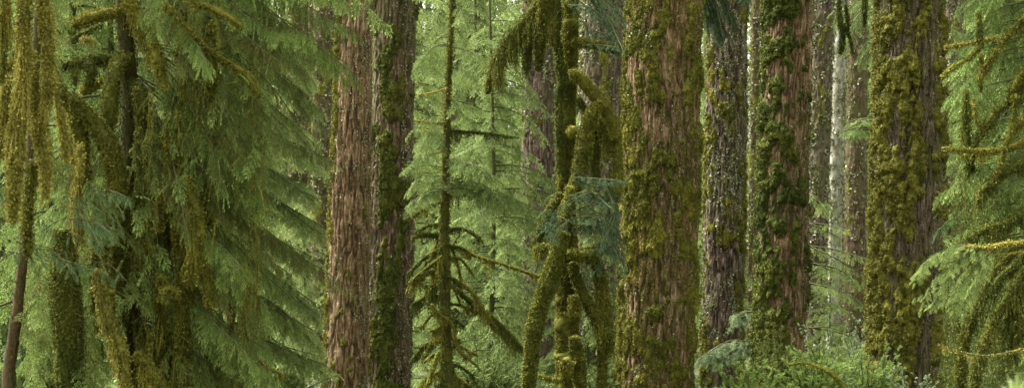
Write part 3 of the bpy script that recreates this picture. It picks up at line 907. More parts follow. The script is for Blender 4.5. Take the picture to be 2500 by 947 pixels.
# ---- the moss draped hemlock on the left
b0 = root_of(318, 14)
LT = thing('mossy_hemlock', 'dark trunked hemlock at the left with thick drooping moss covered limbs and green sprays', 'tree', b0)
tp = [(296, -900, 24), (298, -300, 32), (300, -40, 38), (306, 100, 42), (316, 250, 44), (310, 400, 42), (316, 600, 42), (322, 800, 42), (322, 947, 44), down_to_ground(322, 14, 46)]
P, R = path(tp, 14, 0.03)
tb = MB(); tube(tb, P, R * 0.92, 24, lump=0.12, lscale=9)
trk = tb.build('trunk', M['bark_red'], LT, smooth=True, origin=b0)
mb_ = MB(); shag(mb_, P, R, 900, 0.03, 0.16, 350, w=0.008, r0=0.25)
mb_.build('moss', M['moss_dark'], trk, origin=b0)
LL = [  # pts, D, moss, kwargs
    ([(300, 25, 24), (240, 38, 26), (185, 58, 24), (140, 72, 16)], 13.8, 'moss', dict(hang=.22, hd=300)),
    ([(308, -20, 26), (335, 40, 30), (360, 90, 28), (384, 140, 26, -.2), (392, 175, 16, -.3)], 13.7, 'moss', dict(hang=.3, hd=900, r0=.7)),
    ([(318, 150, 28), (295, 150, 34), (278, 180, 36, -.3), (268, 250, 36, -.4), (262, 310, 36, -.4), (240, 320, 20, -.4)], 13.7, 'moss_light', dict(fuzz=.022, hang=.08, hd=200, r0=.1)),
    ([(305, 140, 20), (260, 142, 22), (215, 150, 22), (165, 156, 18), (140, 175, 10)], 13.8, 'moss_dark', dict(hang=.3, hd=700, r0=.7)),
    ([(215, 152, 16), (225, 180, 20), (212, 210, 14)], 13.6, 'moss_dark', dict(hang=.15, hd=300)),
    ([(316, 205, 24), (338, 215, 30, -.2), (345, 260, 28, -.3), (346, 310, 22, -.3)], 13.7, 'moss_dark', dict(hang=.2, hd=600, r0=.5)),
    ([(318, 375, 16), (350, 358, 18), (388, 345, 16), (410, 330, 12)], 13.8, 'moss_dark', dict(hang=.12, hd=400, r0=.8)),
    ([(180, 95, 12), (225, 70, 10), (250, 60, 8)], 14.2, 'moss_dark', dict()),
    ([(185, 240, 7), (220, 236, 7), (258, 232, 6)], 13.4, 'moss_dark', dict(dens=200, core=.9)),
    ([(200, 230, 16), (215, 214, 24), (234, 200, 24), (262, 212, 10)], 14.3, 'moss', dict(hang=.1, hd=200)),
    ([(198, 94, 8), (215, 100, 12), (234, 106, 8)], 13.6, 'moss_yellow', dict()),
    ([(128, 195, 24), (160, 240, 28), (185, 290, 32), (200, 340, 32), (205, 420, 26), (210, 480, 22)], 13.2, 'moss', dict(hang=.3, hd=1000, r0=.5)),
    ([(175, 238, 22), (215, 278, 28), (250, 330, 38), (272, 370, 42), (285, 440, 42), (282, 500, 38), (276, 540, 36)], 13.1, 'moss', dict(hang=.35, hd=1400, r0=.5)),
    ([(282, 460, 40), (300, 540, 44), (296, 620, 40), (290, 700, 34), (300, 780, 22)], 13.3, 'moss', dict(hang=.4, hd=1300, r0=.4)),
    ([(310, 410, 30), (312, 440, 32), (322, 470, 24)], 13.7, 'moss_dark', dict(hang=.15, hd=400)),
    ([(400, 318, 16), (418, 345, 26), (425, 400, 34), (434, 460, 42), (445, 540, 48), (455, 620, 46), (450, 720, 40), (448, 830, 34), (440, 947, 30), (436, 1010, 22)], 13.2, 'moss', dict(hang=.4, hd=1700, r0=.38, dens=2200)),
    ([(450, 430, 22), (478, 520, 28), (492, 600, 30), (508, 700, 24), (515, 750, 14)], 13.0, 'moss', dict(hang=.35, hd=1300, r0=.55)),
    ([(235, 655, 14), (246, 720, 22), (264, 775, 24), (288, 830, 26), (300, 880, 26), (306, 960, 26), (308, 1010, 18)], 12.4, 'moss_yellow', dict(hang=.3, hd=1100, r0=.1, lump=.4)),
    ([(150, 560, 24), (158, 660, 60), (162, 760, 66), (168, 860, 60), (168, 960, 54), (168, 1020, 36)], 12.9, 'moss_dark', dict(hang=.6, hd=3500, r0=.6, dens=2500)),
    ([(372, 470, 14), (378, 540, 18), (392, 600, 20), (412, 670, 18), (425, 720, 12)], 13.6, 'moss_dark', dict(hang=.3, hd=700)),
    ([(360, 560, 26), (364, 640, 30), (372, 700, 18)], 13.9, 'moss_dark', dict(hang=.5, hd=1400, r0=.5)),
    ([(335, 780, 18), (348, 840, 22), (352, 900, 20), (350, 960, 16)], 13.6, 'moss_dark', dict(hang=.3, hd=600)),
    ([(378, 690, 16), (395, 676, 20), (408, 690, 14)], 13.0, 'moss', dict(hang=.15, hd=500, r0=.6)),
    ([(392, 712, 14), (412, 704, 18), (428, 712, 10), (440, 708, 3)], 12.9, 'moss', dict(hang=.25, hd=800, r0=.6)),
    ([(385, 800, 24), (396, 860, 34), (402, 947, 34), (402, 1010, 24)], 13.6, 'moss_dark', dict(hang=.5, hd=1600, r0=.6)),
    ([(480, 700, 12), (520, 800, 14), (560, 870, 18), (600, 947, 18), (620, 1000, 14)], 13.6, 'moss_dark', dict(hang=.2, hd=400, r0=.6)),
    ([(520, 850, 7), (580, 862, 7), (650, 890, 6), (700, 925, 4)], 13.5, 'moss', dict(hang=.18, hd=200)),
    ([(330, 860, 20), (365, 900, 22), (400, 947, 20)], 12.9, 'moss', dict(hang=.25, hd=500)),
    ([(420, -60, 8), (478, 8, 10), (500, 14, 15), (530, 28, 17), (560, 44, 15), (590, 64, 14)], 12.6, 'moss', dict(fuzz=.02, hang=.06, hd=200, r0=.6)),
    ([(524, 30, 9), (532, 70, 9), (537, 122, 10)], 12.6, 'moss_dark', dict(fuzz=.014, r0=.8)),
    ([(400, 10, 8), (470, 80, 12), (508, 118, 15), (545, 145, 15), (582, 170, 16), (612, 200, 16), (632, 235, 12)], 12.9, 'moss', dict(hang=.12, hd=500, r0=.5)),
    ([(428, 60, 8), (430, 105, 10), (429, 140, 6)], 13.3, 'moss_dark', dict()),
    ([(548, 190, 2.5), (550, 240, 2.5), (560, 300, 2), (580, 350, 2)], 12.8, 'moss_dark', dict(dens=60, core=.9)),
]
for pts, D, ms, kw in LL:
    pts = [(a[0], a[1], a[2] * 1.12, *a[3:]) for a in pts]
    limb(LT, b0, pts, D, ms, **kw)
for k in range(30):                                             # moss hanging between the limbs
    x = rng.uniform(130, 560); y = rng.uniform(-60, 720) if x > 330 else rng.uniform(330, 760)
    L = rng.uniform(90, 260); wd = rng.uniform(8, 20)
    limb(LT, b0, [(x, y, wd * .5), (x + rng.uniform(-6, 6), y + L * .35, wd), (x + rng.uniform(-10, 10), y + L * .7, wd * .9), (x + rng.uniform(-12, 12), y + L, wd * .3)],
         rng.uniform(12.8, 14.4), ('moss', 'moss_yellow', 'moss', 'moss_dark')[k % 4], dens=1500, fuzz=.035, hang=.4, hd=1300, core=.2, name='hanging_moss', lump=.5, r0=.5)
# leafy sweeps of the same tree
lw_, lf_, lo_ = MB(), MB(), MB()
SWEEP = [
    ([(330, -240), (560, -130), (700, -20), (850, 60)], 2), ([(330, -160), (540, -60), (690, 50), (835, 160)], 2), ([(330, -240), (500, -120), (620, 0), (730, 40)], 1),
    ([(330, -120), (480, -30), (600, 70), (700, 110)], 1), ([(330, -60), (480, 10), (620, 110), (700, 200)], 1),
    ([(330, 20), (470, 70), (580, 180), (650, 290)], 1), ([(330, 100), (460, 180), (560, 290), (640, 420)], 1),
    ([(330, 180), (450, 260), (550, 390), (640, 520)], 1), ([(330, 260), (440, 350), (540, 480), (650, 610)], 1),
    ([(330, 350), (440, 430), (550, 560), (680, 680)], 1), ([(330, 450), (450, 520), (560, 640), (700, 740)], 1),
    ([(330, 560), (450, 630), (580, 740), (710, 830)], 1), ([(330, 680), (460, 740), (600, 850), (740, 930)], 1), ([(340, 780), (470, 850), (600, 930), (700, 1000)], 1),
    ([(300, -200), (180, -120), (60, 20), (20, 160)], 0), ([(300, -60), (200, 0), (110, 120), (60, 260)], 0), ([(300, 100), (200, 190), (120, 300), (90, 420)], 0),
    ([(300, 300), (210, 380), (120, 480), (60, 600)], 0), ([(300, 460), (220, 560), (150, 680), (110, 800)], 0), ([(300, 640), (230, 720), (130, 830), (60, 920)], 0),
]
for pts, right in SWEEP:
    if not right and pts[0][1] < 250: continue
    for rep_ in range((3, 7, 4)[right]):
        d0 = rng.uniform(-0.3, 0.4); d1 = rng.uniform(-2.0, 2.4)
        jx, jy = rng.normal(-6, 34), rng.normal(0, 52)
        if right == 1 and pts[0][1] > -100: pts = [(330 + (x - 330) * .86, y) for x, y in pts] if rep_ == 0 else pts
        if right == 2: jx, jy, d1 = jx * .2, jy * .4, d1 * .4
        k = len(pts)
        q = [(x + jx * i, y + jy * i / 2, 14 * (1 - i / k) + 2, d0 + d1 * i / (k - 1)) for i, (x, y) in enumerate(pts)]
        P, R = path(q, 14.3, 0.06)
        P = P + 0.02 * rng.normal(0, 1, P.shape).cumsum(0) * 0.25
        tube(lw_, P, R * 0.32, 5, cap=False)
        leafy(lf_ if rng.random() < .55 else lo_, P, 'near', 0.27, 0.045, start=0.3 if right else .15, bend=0.5, pitch=0.4, pend=0.4, roll=0.9, r0=rng.uniform(.2, .8))
n = 5200                                                       # short sprays growing all over the mossy limbs
px = rng.uniform(60, 640, n); py = rng.uniform(-40, 980, n)
ok = (fbm(px / 70, py / 110, px * 0 + 7, 3) > -0.02) & ~((px > 150) & (px < 350) & (py < 430))
px, py = px[ok], py[ok]; n = len(px)
Pm = np.array([at(a, b, d) for a, b, d in zip(px, py, rng.uniform(12.9, 15.8, n))])
dd = unit(rng.normal(0, .6, (n, 3)) + np.array((0.25, -.1, -0.75)))
h = n // 2
place(lo_, 'near', Pm[:h], dd[:h], rng.uniform(.12, .26, h), bend=.4, roll=1.2)
place(lf_, 'near', Pm[h:], dd[h:], rng.uniform(.12, .26, n - h), bend=.4, roll=1.2)
lw_.build('bough', M['bark_twig'], LT, origin=b0)
lf_.build('crown', M['leaf_near'], LT, origin=b0)
lo_.build('crown', M['leaf_olive'], LT, origin=b0)
# moss strings mixed through the foliage
ms_ = MB()
n = 9000
u = rng.random(n); v_ = rng.random(n)
px = 335 + 300 * u ** 1.5; py = -60 + 1020 * v_
ok = fbm(px / 26, py / 240, px * 0, 3) > 0.14
px, py = px[ok], py[ok]; n = len(px)
Pm = np.array([at(a, b, d) for a, b, d in zip(px, py, rng.uniform(12.9, 15.2, n))])
LS = rng.uniform(.08, 1, n) ** 2 * .42 + .05
CN = strands(ms_, Pm, unit(rng.normal(0, .3, (n, 3)) + np.array((0, 0, -1))), LS, np.full(n, .006), .3, K=4, wig=.04)
barbs(ms_, CN, LS, 38, 0.019, rng.random(n) * .7)
ms_.build('hanging_moss', M['moss'], LT, origin=b0)

def shade_crown(o, base, px, D, z0, z1, R, leaf, nb=70):
    """unseen crown added above the frame to shade what hangs below it"""
    f1, w1 = MB(), MB()
    c = at(px, 0, D)
    for k in range(nb):
        z = z0 + (z1 - z0) * k / nb
        a = rng.uniform(0, 6.28); L = R * (1 - 0.6 * (z - z0) / (z1 - z0)) * rng.uniform(.6, 1.1)
        t = np.linspace(0, 1, 8)[:, None]
        P = np.array((c[0], c[1], z)) + np.array((math.cos(a), math.sin(a), 0)) * L * t + np.array((0, 0, 1)) * L * (.2 * t - .4 * t * t)
        tube(w1, P, 0.02 * (1 - .8 * t[:, 0]), 4, cap=False)
        leafy(f1, P, 'far', .6, .12, start=.1, bend=.3, pitch=.2)
    w1.build('bough', M['bark_twig'], o, origin=base); f1.build('shade_crown', M[leaf], o, origin=base)


shade_crown(LT, b0, 300, 14, 5.6, 12, 3.4, 'leaf_near', 90)

# ---- moss ropes at the far left, hanging from the limbs of a tree outside the frame
b1 = root_of(-160, 11.4)
RT_ = thing('moss_draped_tree', 'golden brown moss ropes hanging down the far left edge from out of frame limbs', 'tree', b1)
P, R = path([(-170, -1200, 70), (-160, 400, 90), down_to_ground(-160, 11.4, 100)], 11.4, .06)
t_ = MB(); tube(t_, P, R, 16, lump=.15); t_.build('trunk', M['bark_red'], RT_, smooth=True, origin=b1)
limb(RT_, b1, [(-165, -190, 40), (-40, -130, 34), (80, -90, 28), (200, -60, 20)], 11.4, 'moss', hang=.3, hd=500)
limb(RT_, b1, [(-165, 100, 34), (-60, 150, 26), (0, 162, 22), (60, 145, 16), (90, 130, 8)], 11.8, 'moss', hang=.3, hd=700)
limb(RT_, b1, [(-165, 240, 34), (-60, 280, 26), (0, 292, 20), (45, 285, 14)], 12.2, 'moss_dark', hang=.4, hd=700)
ROPES = [
    ([(62, -60, 22), (60, 20, 30), (56, 100, 26), (62, 180, 32), (48, 250, 36), (40, 330, 46), (38, 400, 40), (32, 470, 26), (30, 540, 12)], 'moss_yellow', .55, 2600),
    ([(106, -60, 26), (108, 20, 32), (114, 80, 28), (118, 140, 26), (120, 190, 24), (112, 250, 16)], 'moss_yellow', .45, 1800),
    ([(70, 130, 14), (80, 200, 24), (92, 270, 30), (98, 320, 38), (108, 370, 34), (112, 420, 22), (110, 470, 10)], 'moss_yellow', .5, 2200),
    ([(14, -60, 12), (12, 40, 16), (8, 120, 16), (4, 200, 12)], 'moss', .5, 1200),
    ([(130, 190, 8), (142, 250, 10), (152, 290, 20), (156, 330, 16), (160, 390, 10)], 'moss_yellow', .2, 1200),
    ([(18, 180, 14), (14, 230, 22), (6, 300, 20), (0, 380, 12)], 'moss_yellow', .4, 1200),
    ([(170, 320, 5), (174, 370, 12), (178, 400, 8)], 'moss_yellow', .12, 900),
    ([(85, 390, 14), (70, 460, 22), (66, 540, 24), (70, 620, 16)], 'moss', .5, 1600),
    ([(196, 350, 5), (196, 390, 13), (194, 430, 6)], 'moss_yellow', .12, 700),
]
for k, (pts, ms, hg, hd) in enumerate(ROPES):
    limb(RT_, b1, pts, 11.0 + 0.12 * k, ms, dens=1900, fuzz=.03, hang=hg * .8, hd=hd * .55, r0=.45, core=.22, name='hanging_moss', lump=.45, w=.007)
# blue green sprays hanging in front
bw_, bf_ = MB(), MB()
for k in range(20):
    x, y = rng.uniform(-30, 230), rng.uniform(430, 650)
    L = rng.uniform(60, 130)
    q = [(x, y, 4), (x + L * .5, y + 10, 3, .1), (x + L, y + rng.uniform(20, 80), 2, rng.uniform(-.5, .3))]
    P, R = path(q, rng.uniform(10.9, 12.3), .04)
    tube(bw_, P, R * .6, 4, cap=False)
    leafy(bf_, P, 'near', .13, .05, start=.05, bend=.4, pitch=.3, pend=.3, roll=.9, r0=.6, keep=.75)
bw_.build('bough', M['bark_twig'], RT_, origin=b1); bf_.build('crown', M['leaf_teal'], RT_, origin=b1)

b2 = root_of(22, 13)
T2_ = thing('slim_tree', 'bare reddish brown slim trunk at the bottom left corner', 'tree', b2)
P, R = path([(120, -500, 18), (90, 100, 20), (62, 560, 22), (48, 700, 25), (34, 820, 28), (20, 947, 32), down_to_ground(14, 13, 38)], 13.2, .04)
t_ = MB(); tube(t_, P, R, 18, lump=.12, lscale=10); tk = t_.build('trunk', M['bark_red'], T2_, smooth=True, origin=b2)
m_ = MB(); shag(m_, P, R, 300, .018, .1, 120); m_.build('moss', M['moss_dark'], T2_, origin=b2)
limb(T2_, b2, [(40, 730, 8), (20, 738, 7), (-20, 755, 7)], 13.2, 'moss_dark', dens=100, core=.95)

# ---- slender mossy tree in the centre gap
b3 = root_of(1090, 20)
ST = thing('slender_tree', 'thin mossy tree in the gap right of the twin trunks with shaggy drooping limbs', 'tree', b3)
P, R = path([(1110, -420, 5), (1106, -60, 9), (1100, 100, 11), (1093, 230, 14), (1090, 340, 18), (1087, 480, 22), (1085, 600, 27), (1088, 800, 28), (1092, 947, 30), down_to_ground(1094, 20, 32)], 20, .04)
t_ = MB(); tube(t_, P, R * .85, 14, lump=.12); tk = t_.build('trunk', M['bark_twig'], ST, smooth=True, origin=b3)
m_ = MB(); tube(m_, P[:], R * 0.9, 12, lump=.3, lscale=9, r=.3); shag(m_, P, R, 900, .028, .2, 450, w=.01, r0=.35); m_.build('moss', M['moss'], tk, origin=b3)
CL = [
    ([(1095, 478, 12), (1150, 475, 10), (1230, 490, 8), (1320, 520, 5)], 'moss_dark', dict(hang=.22, hd=350)),
    ([(1085, 488, 10), (1040, 505, 8), (1005, 530, 6)], 'moss', dict(hang=.15, hd=250)),
    ([(1080, 575, 14), (1040, 571, 14), (1004, 580, 10)], 'moss_dark', dict(hang=.18, hd=500)),
    ([(1082, 545, 8), (1050, 548, 8), (1012, 566, 4)], 'moss_dark', dict(hang=.2, hd=300)),
    ([(1095, 598, 10), (1150, 620, 10), (1230, 645, 9), (1320, 675, 6)], 'moss', dict(hang=.2, hd=350, r0=.6)),
    ([(1075, 605, 14), (1035, 630, 14), (996, 668, 10)], 'moss_dark', dict(hang=.25, hd=600)),
    ([(1080, 625, 12), (1040, 655, 12), (1000, 690, 10)], 'moss', dict(hang=.22, hd=600)),
    ([(1095, 688, 14), (1150, 735, 16), (1200, 772, 16), (1250, 820, 16), (1292, 872, 12)], 'moss_dark', dict(hang=.25, hd=700)),
    ([(1098, 675, 12), (1150, 710, 14), (1180, 755, 14), (1212, 805, 12)], 'moss', dict(hang=.18, hd=400, r0=.6)),
    ([(1100, 598, 8), (1116, 640, 12), (1128, 705, 12)], 'moss', dict(hang=.1, hd=300)),
    ([(1080, 690, 16), (1040, 718, 18), (1012, 760, 12)], 'moss', dict(hang=.25, hd=500)),
    ([(1078, 600, 8), (1058, 660, 10), (1048, 720, 10)], 'moss_dark', dict(hang=.3, hd=500)),
    ([(1052, 742, 12), (1075, 768, 14), (1104, 790, 12), (1120, 850, 9), (1165, 893, 5)], 'moss', dict(hang=.15, hd=350, r0=.7)),
    ([(1085, 826, 18), (1040, 840, 20), (1002, 885, 14)], 'moss_dark', dict(hang=.2, hd=600)),
    ([(1085, 826, 16), (1092, 880, 24), (1120, 950, 22), (1140, 1010, 16)], 'moss', dict(hang=.15, hd=500, r0=.6)),
    ([(1068, 862, 14), (1052, 915, 16), (1036, 960, 14)], 'moss_light', dict(hang=.15, hd=400)),
    ([(1090, 300, 7), (1050, 299, 6), (1010, 294, 4)], 'moss_yellow', dict(hang=.05, hd=100)),
    ([(1092, 318, 8), (1180, 324, 7), (1265, 336, 5)], 'moss_dark', dict(hang=.18, hd=300)),
    ([(1090, 340, 6), (1055, 326, 6), (1030, 316, 3)], 'moss_yellow', dict()),
    ([(1088, 362, 5), (1050, 362, 4), (1010, 366, 3)], 'moss_yellow', dict()),
    ([(1086, 370, 6), (1045, 380, 5), (1012, 402, 4)], 'moss_yellow', dict()),
    ([(1092, 215, 7), (1060, 226, 6), (1020, 232, 3)], 'moss_yellow', dict()),
    ([(1110, 590, 3), (1140, 560, 4), (1180, 590, 3)], 'moss', dict(hang=.1, hd=100)),
    ([(1105, 760, 5), (1112, 800, 6), (1108, 850, 4)], 'moss_dark', dict(hang=.1, hd=200)),
]
for pts, ms, kw in CL:
    pts = [(a[0], a[1], a[2] * .72) for a in pts]
    kw.setdefault('r0', .5)
    if 'hang' in kw: kw['hang'] *= 1.5; kw['hd'] *= 1.3
    limb(ST, b3, pts, 20 + rng.uniform(-.3, .3), ms, dens=1100, fuzz=.02, w=.009, **kw)
for k in range(22):                                             # short shaggy dead twigs down the lower stem
    y = 560 + 18 * k; sd_ = -1 if k % 2 else 1; L = rng.uniform(30, 85)
    limb(ST, b3, [(1088, y, 5), (1088 + sd_ * L * .5, y + rng.uniform(-6, 14), 6, rng.uniform(-.3, .3)), (1088 + sd_ * L, y + rng.uniform(10, 45), 3.5, rng.uniform(-.5, .5))], 20, 'moss' if k % 3 else 'moss_dark', dens=700, fuzz=.02, w=.009, hang=.32, hd=520, r0=.45)
cw_, cf_ = MB(), MB()
for k in range(20):
    y = rng.uniform(-100, 480); s = 1 if rng.random() < .6 else -1
    L = rng.uniform(60, 130) * (0.6 + 0.5 * max(0, y) / 480) * (1 if s > 0 else .8)
    q = [(1092, y, 5), (1092 + s * L * .5, y + 6, 4, rng.uniform(-.4, .4)), (1092 + s * L, y + rng.uniform(20, 60), 2, rng.uniform(-1.2, 1.2))]
    P, R = path(q, 20, .06); tube(cw_, P, R * .6, 4, cap=False)
    leafy(cf_, P, 'mid', .32, .07, start=.15, bend=.35, pitch=.3, pend=.1, roll=.4)
for q in ([(1088, 468, 6), (1140, 455, 5), (1230, 480, 4), (1330, 530, 3)], [(1088, 440, 6), (1040, 430, 5), (1005, 450, 3)], [(1090, 430, 5), (1150, 440, 5), (1230, 500, 3, -.6)], [(1088, 400, 5), (1120, 395, 5), (1190, 420, 3, -.6)]):
    for _ in range(3):
        P, R = path([(a[0], a[1] + rng.normal(0, 8), a[2], (a[3] if len(a) > 3 else 0) + rng.uniform(-.2, .2)) for a in q], 19.7, .06)
        tube(cw_, P, R * .6, 4, cap=False); leafy(cf_, P, 'mid', .38, .07, start=.05, bend=.4, pitch=.3, roll=.4)
cw_.build('bough', M['bark_twig'], ST, origin=b3); cf_.build('crown', M['leaf_mid'], ST, origin=b3)

# ---- crooked tree wrapped in moss, left of the broadest trunk
b4 = root_of(1385, 18.5)
KT = thing('crooked_mossy_tree', 'crooked tree wholly wrapped in bright and dark green moss with arching limbs and knobs', 'tree', b4)
P, R = path([(1396, -600, 26), (1394, -60, 34), (1392, 60, 36), (1390, 160, 36), (1386, 260, 38), (1384, 340, 40), (1380, 420, 36), (1384, 540, 44), (1384, 640, 56), (1384, 760, 56), (1384, 860, 58), (1386, 947, 56), down_to_ground(1386, 18.5, 64)], 18.5, .03)
t_ = MB(); tube(t_, P, R * .8, 20, lump=.12); tk = t_.build('trunk', M['bark_red'], KT, smooth=True, origin=b4)
m_ = MB(); tube(m_, P, R * .88, 28, lump=.4, lscale=8, r=.35); shag(m_, P, R, 9000, .026, .25, 2600, w=.009, r0=.36); m_.build('moss', M['moss'], tk, origin=b4)
KL = [
    ([(1345, -60, 14), (1362, 20, 16), (1358, 80, 18), (1366, 150, 16), (1372, 220, 14)], 18.3, 'moss_dark', dict(hang=.1, hd=400)),
    ([(1396, 100, 14), (1420, 106, 22), (1450, 108, 20), (1490, 116, 20), (1512, 124, 12)], 18.2, 'moss', dict(hang=.1, hd=600)),
    ([(1390, 182, 18), (1406, 182, 26), (1430, 205, 28), (1455, 235, 32), (1480, 268, 32), (1496, 300, 28), (1504, 340, 24)], 18.0, 'moss', dict(fuzz=.02, hang=.1, hd=500, r0=.58)),
    ([(1470, 250, 20), (1446, 275, 26), (1432, 320, 30), (1424, 370, 34), (1416, 420, 30), (1398, 470, 24), (1370, 530, 16)], 17.9, 'moss', dict(hang=.16, hd=700, r0=.5, dens=2000, lump=.4)),
    ([(1498, 310, 16), (1508, 360, 20), (1508, 420, 24), (1504, 470, 20), (1496, 510, 12)], 18.1, 'moss_light', dict(hang=.2, hd=700, r0=.3)),
    ([(1462, 290, 14), (1478, 340, 20), (1496, 370, 14)], 18.1, 'moss', dict(hang=.3, hd=900, r0=.4)),
    ([(1450, 280, 12), (1452, 350, 20), (1454, 420, 16), (1458, 460, 8)], 18.2, 'moss_dark', dict(hang=.2, hd=600, r0=.5)),
    ([(1386, 330, 16), (1396, 322, 22), (1404, 312, 20)], 18.1, 'moss', dict(fuzz=.016, r0=.6)),
    ([(1380, 215, 12), (1368, 208, 18), (1364, 230, 14), (1366, 330, 16), (1368, 420, 12)], 18.3, 'moss_dark', dict(hang=.25, hd=700, r0=.6)),
    ([(1410, 240, 10), (1430, 270, 14), (1436, 290, 10)], 18.2, 'moss_dark', dict(hang=.2, hd=500)),
    ([(1396, 455, 18), (1392, 480, 24), (1388, 510, 20), (1366, 540, 14)], 17.8, 'moss_light', dict(hang=.08, hd=300, r0=.5)),
    ([(1368, 470, 12), (1345, 510, 20), (1322, 560, 18), (1302, 600, 10)], 18.2, 'moss_dark', dict(hang=.3, hd=1100, r0=.6)),
    ([(1376, 605, 16), (1345, 602, 18), (1318, 605, 16), (1302, 608, 10)], 18.1, 'moss_light', dict(hang=.16, hd=700, r0=.35)),
    ([(1385, 618, 20), (1420, 622, 22), (1446, 624, 20), (1456, 628, 12)], 18.0, 'moss_light', dict(hang=.22, hd=900, r0=.4)),
    ([(1380, 565, 22), (1362, 610, 32), (1346, 670, 40), (1324, 730, 40), (1306, 790, 34), (1299, 850, 30), (1292, 920, 28), (1288, 990, 28), (1288, 1100, 26)], 17.7, 'moss_light', dict(hang=.2, hd=1300, r0=.05, dens=2600, fuzz=.03, lump=.55)),
    ([(1395, 640, 18), (1408, 680, 22), (1424, 722, 24), (1448, 760, 26), (1466, 790, 26)], 18.2, 'moss', dict(hang=.28, hd=1100, r0=.4)),
    ([(1440, 600, 10), (1462, 660, 22), (1474, 720, 22), (1478, 790, 30), (1474, 850, 24), (1470, 920, 20), (1468, 990, 16)], 18.3, 'moss', dict(hang=.35, hd=1400, r0=.4, dens=1800)),
    ([(1478, 800, 14), (1490, 820, 16), (1492, 850, 8)], 18.2, 'moss', dict(hang=.3, hd=900, r0=.6)),
    ([(1384, 920, 20), (1382, 895, 26), (1386, 876, 28)], 17.8, 'moss', dict(fuzz=.03, r0=.62, dens=7000, hang=.18, hd=2500)),
    ([(1398, 720, 16), (1403, 745, 24), (1402, 770, 20)], 17.9, 'moss', dict(hang=.25, hd=2200, r0=.4, dens=6000)),
    ([(1400, 820, 18), (1406, 850, 26), (1412, 900, 26), (1420, 960, 24)], 17.9, 'moss', dict(hang=.2, hd=1600, r0=.4, dens=5000)),
    ([(1312, 915, 4), (1335, 922, 8), (1362, 926, 10)], 17.9, 'moss_light', dict(hang=.08, hd=300)),
    ([(1395, -60, 20), (1345, -20, 22), (1290, 40, 24), (1240, 95, 22), (1208, 150, 16), (1190, 225, 8)], 18.0, 'moss_dark', dict(hang=.42, hd=2600, r0=.75)),
    ([(1330, -40, 14), (1322, 40, 20), (1318, 110, 18), (1314, 170, 8)], 17.9, 'moss', dict(hang=.35, hd=1500, r0=.3)),
    ([(1334, 30, 6), (1350, 60, 7), (1350, 110, 5)], 17.9, 'moss', dict(hang=.2, hd=500)),
    ([(1300, 40, 14), (1290, 110, 18), (1282, 160, 8)], 18.1, 'moss_dark', dict(hang=.35, hd=1500, r0=.6)),
]
for pts, D, ms, kw in KL:
    pts = [(a[0], a[1], a[2] * 1.15) for a in pts]
    kw.setdefault('dens', 1700)
    limb(KT, b4, pts, D, ms, w=.009, **kw)
kw_, kf_ = MB(), MB()
KB = [([(1400, 420, 5), (1450, 440, 4), (1520, 450, 3)], 4), ([(1390, 500, 5), (1440, 480, 5), (1500, 500, 3)], 5), ([(1400, 540, 5), (1370, 540, 4), (1340, 560, 2)], 4),
      ([(1480, 440, 5), (1500, 520, 4), (1470, 600, 2)], 5), ([(1400, 560, 5), (1460, 540, 4), (1520, 580, 3)], 6), ([(1450, 600, 4), (1490, 600, 4), (1520, 660, 2)], 4),
      ([(1430, 100, 4), (1470, 105, 4), (1510, 130, 3)], 2), ([(1400, -60, 6), (1460, -10, 5), (1530, 60, 3)], 4), ([(1400, -80, 6), (1470, 20, 5), (1520, 130, 3)], 3), ([(1395, 0, 4), (1440, 40, 4), (1500, 80, 3)], 4),
      ([(1390, -70, 5), (1330, -40, 4), (1270, -10, 3)], 3), ([(1480, 610, 4), (1450, 640, 3), (1425, 650, 2)], 2), ([(1350, 520, 4), (1335, 540, 3), (1350, 570, 2)], 2)]
for q, m in KB:
    for _ in range(m):
        P, R = path([(a[0] + rng.normal(0, 5), a[1] + rng.normal(0, 14), a[2], i * rng.uniform(-.4, .4)) for i, a in enumerate(q)], 17.6, .05)
        tube(kw_, P, R * .6, 4, cap=False); leafy(kf_, P, 'near', .16, .06, start=.0, bend=.35, pitch=.25, pend=.1, roll=.5, r0=.4)
kw_.build('bough', M['bark_twig'], KT, origin=b4); kf_.build('crown', M['leaf_blue'], KT, origin=b4)

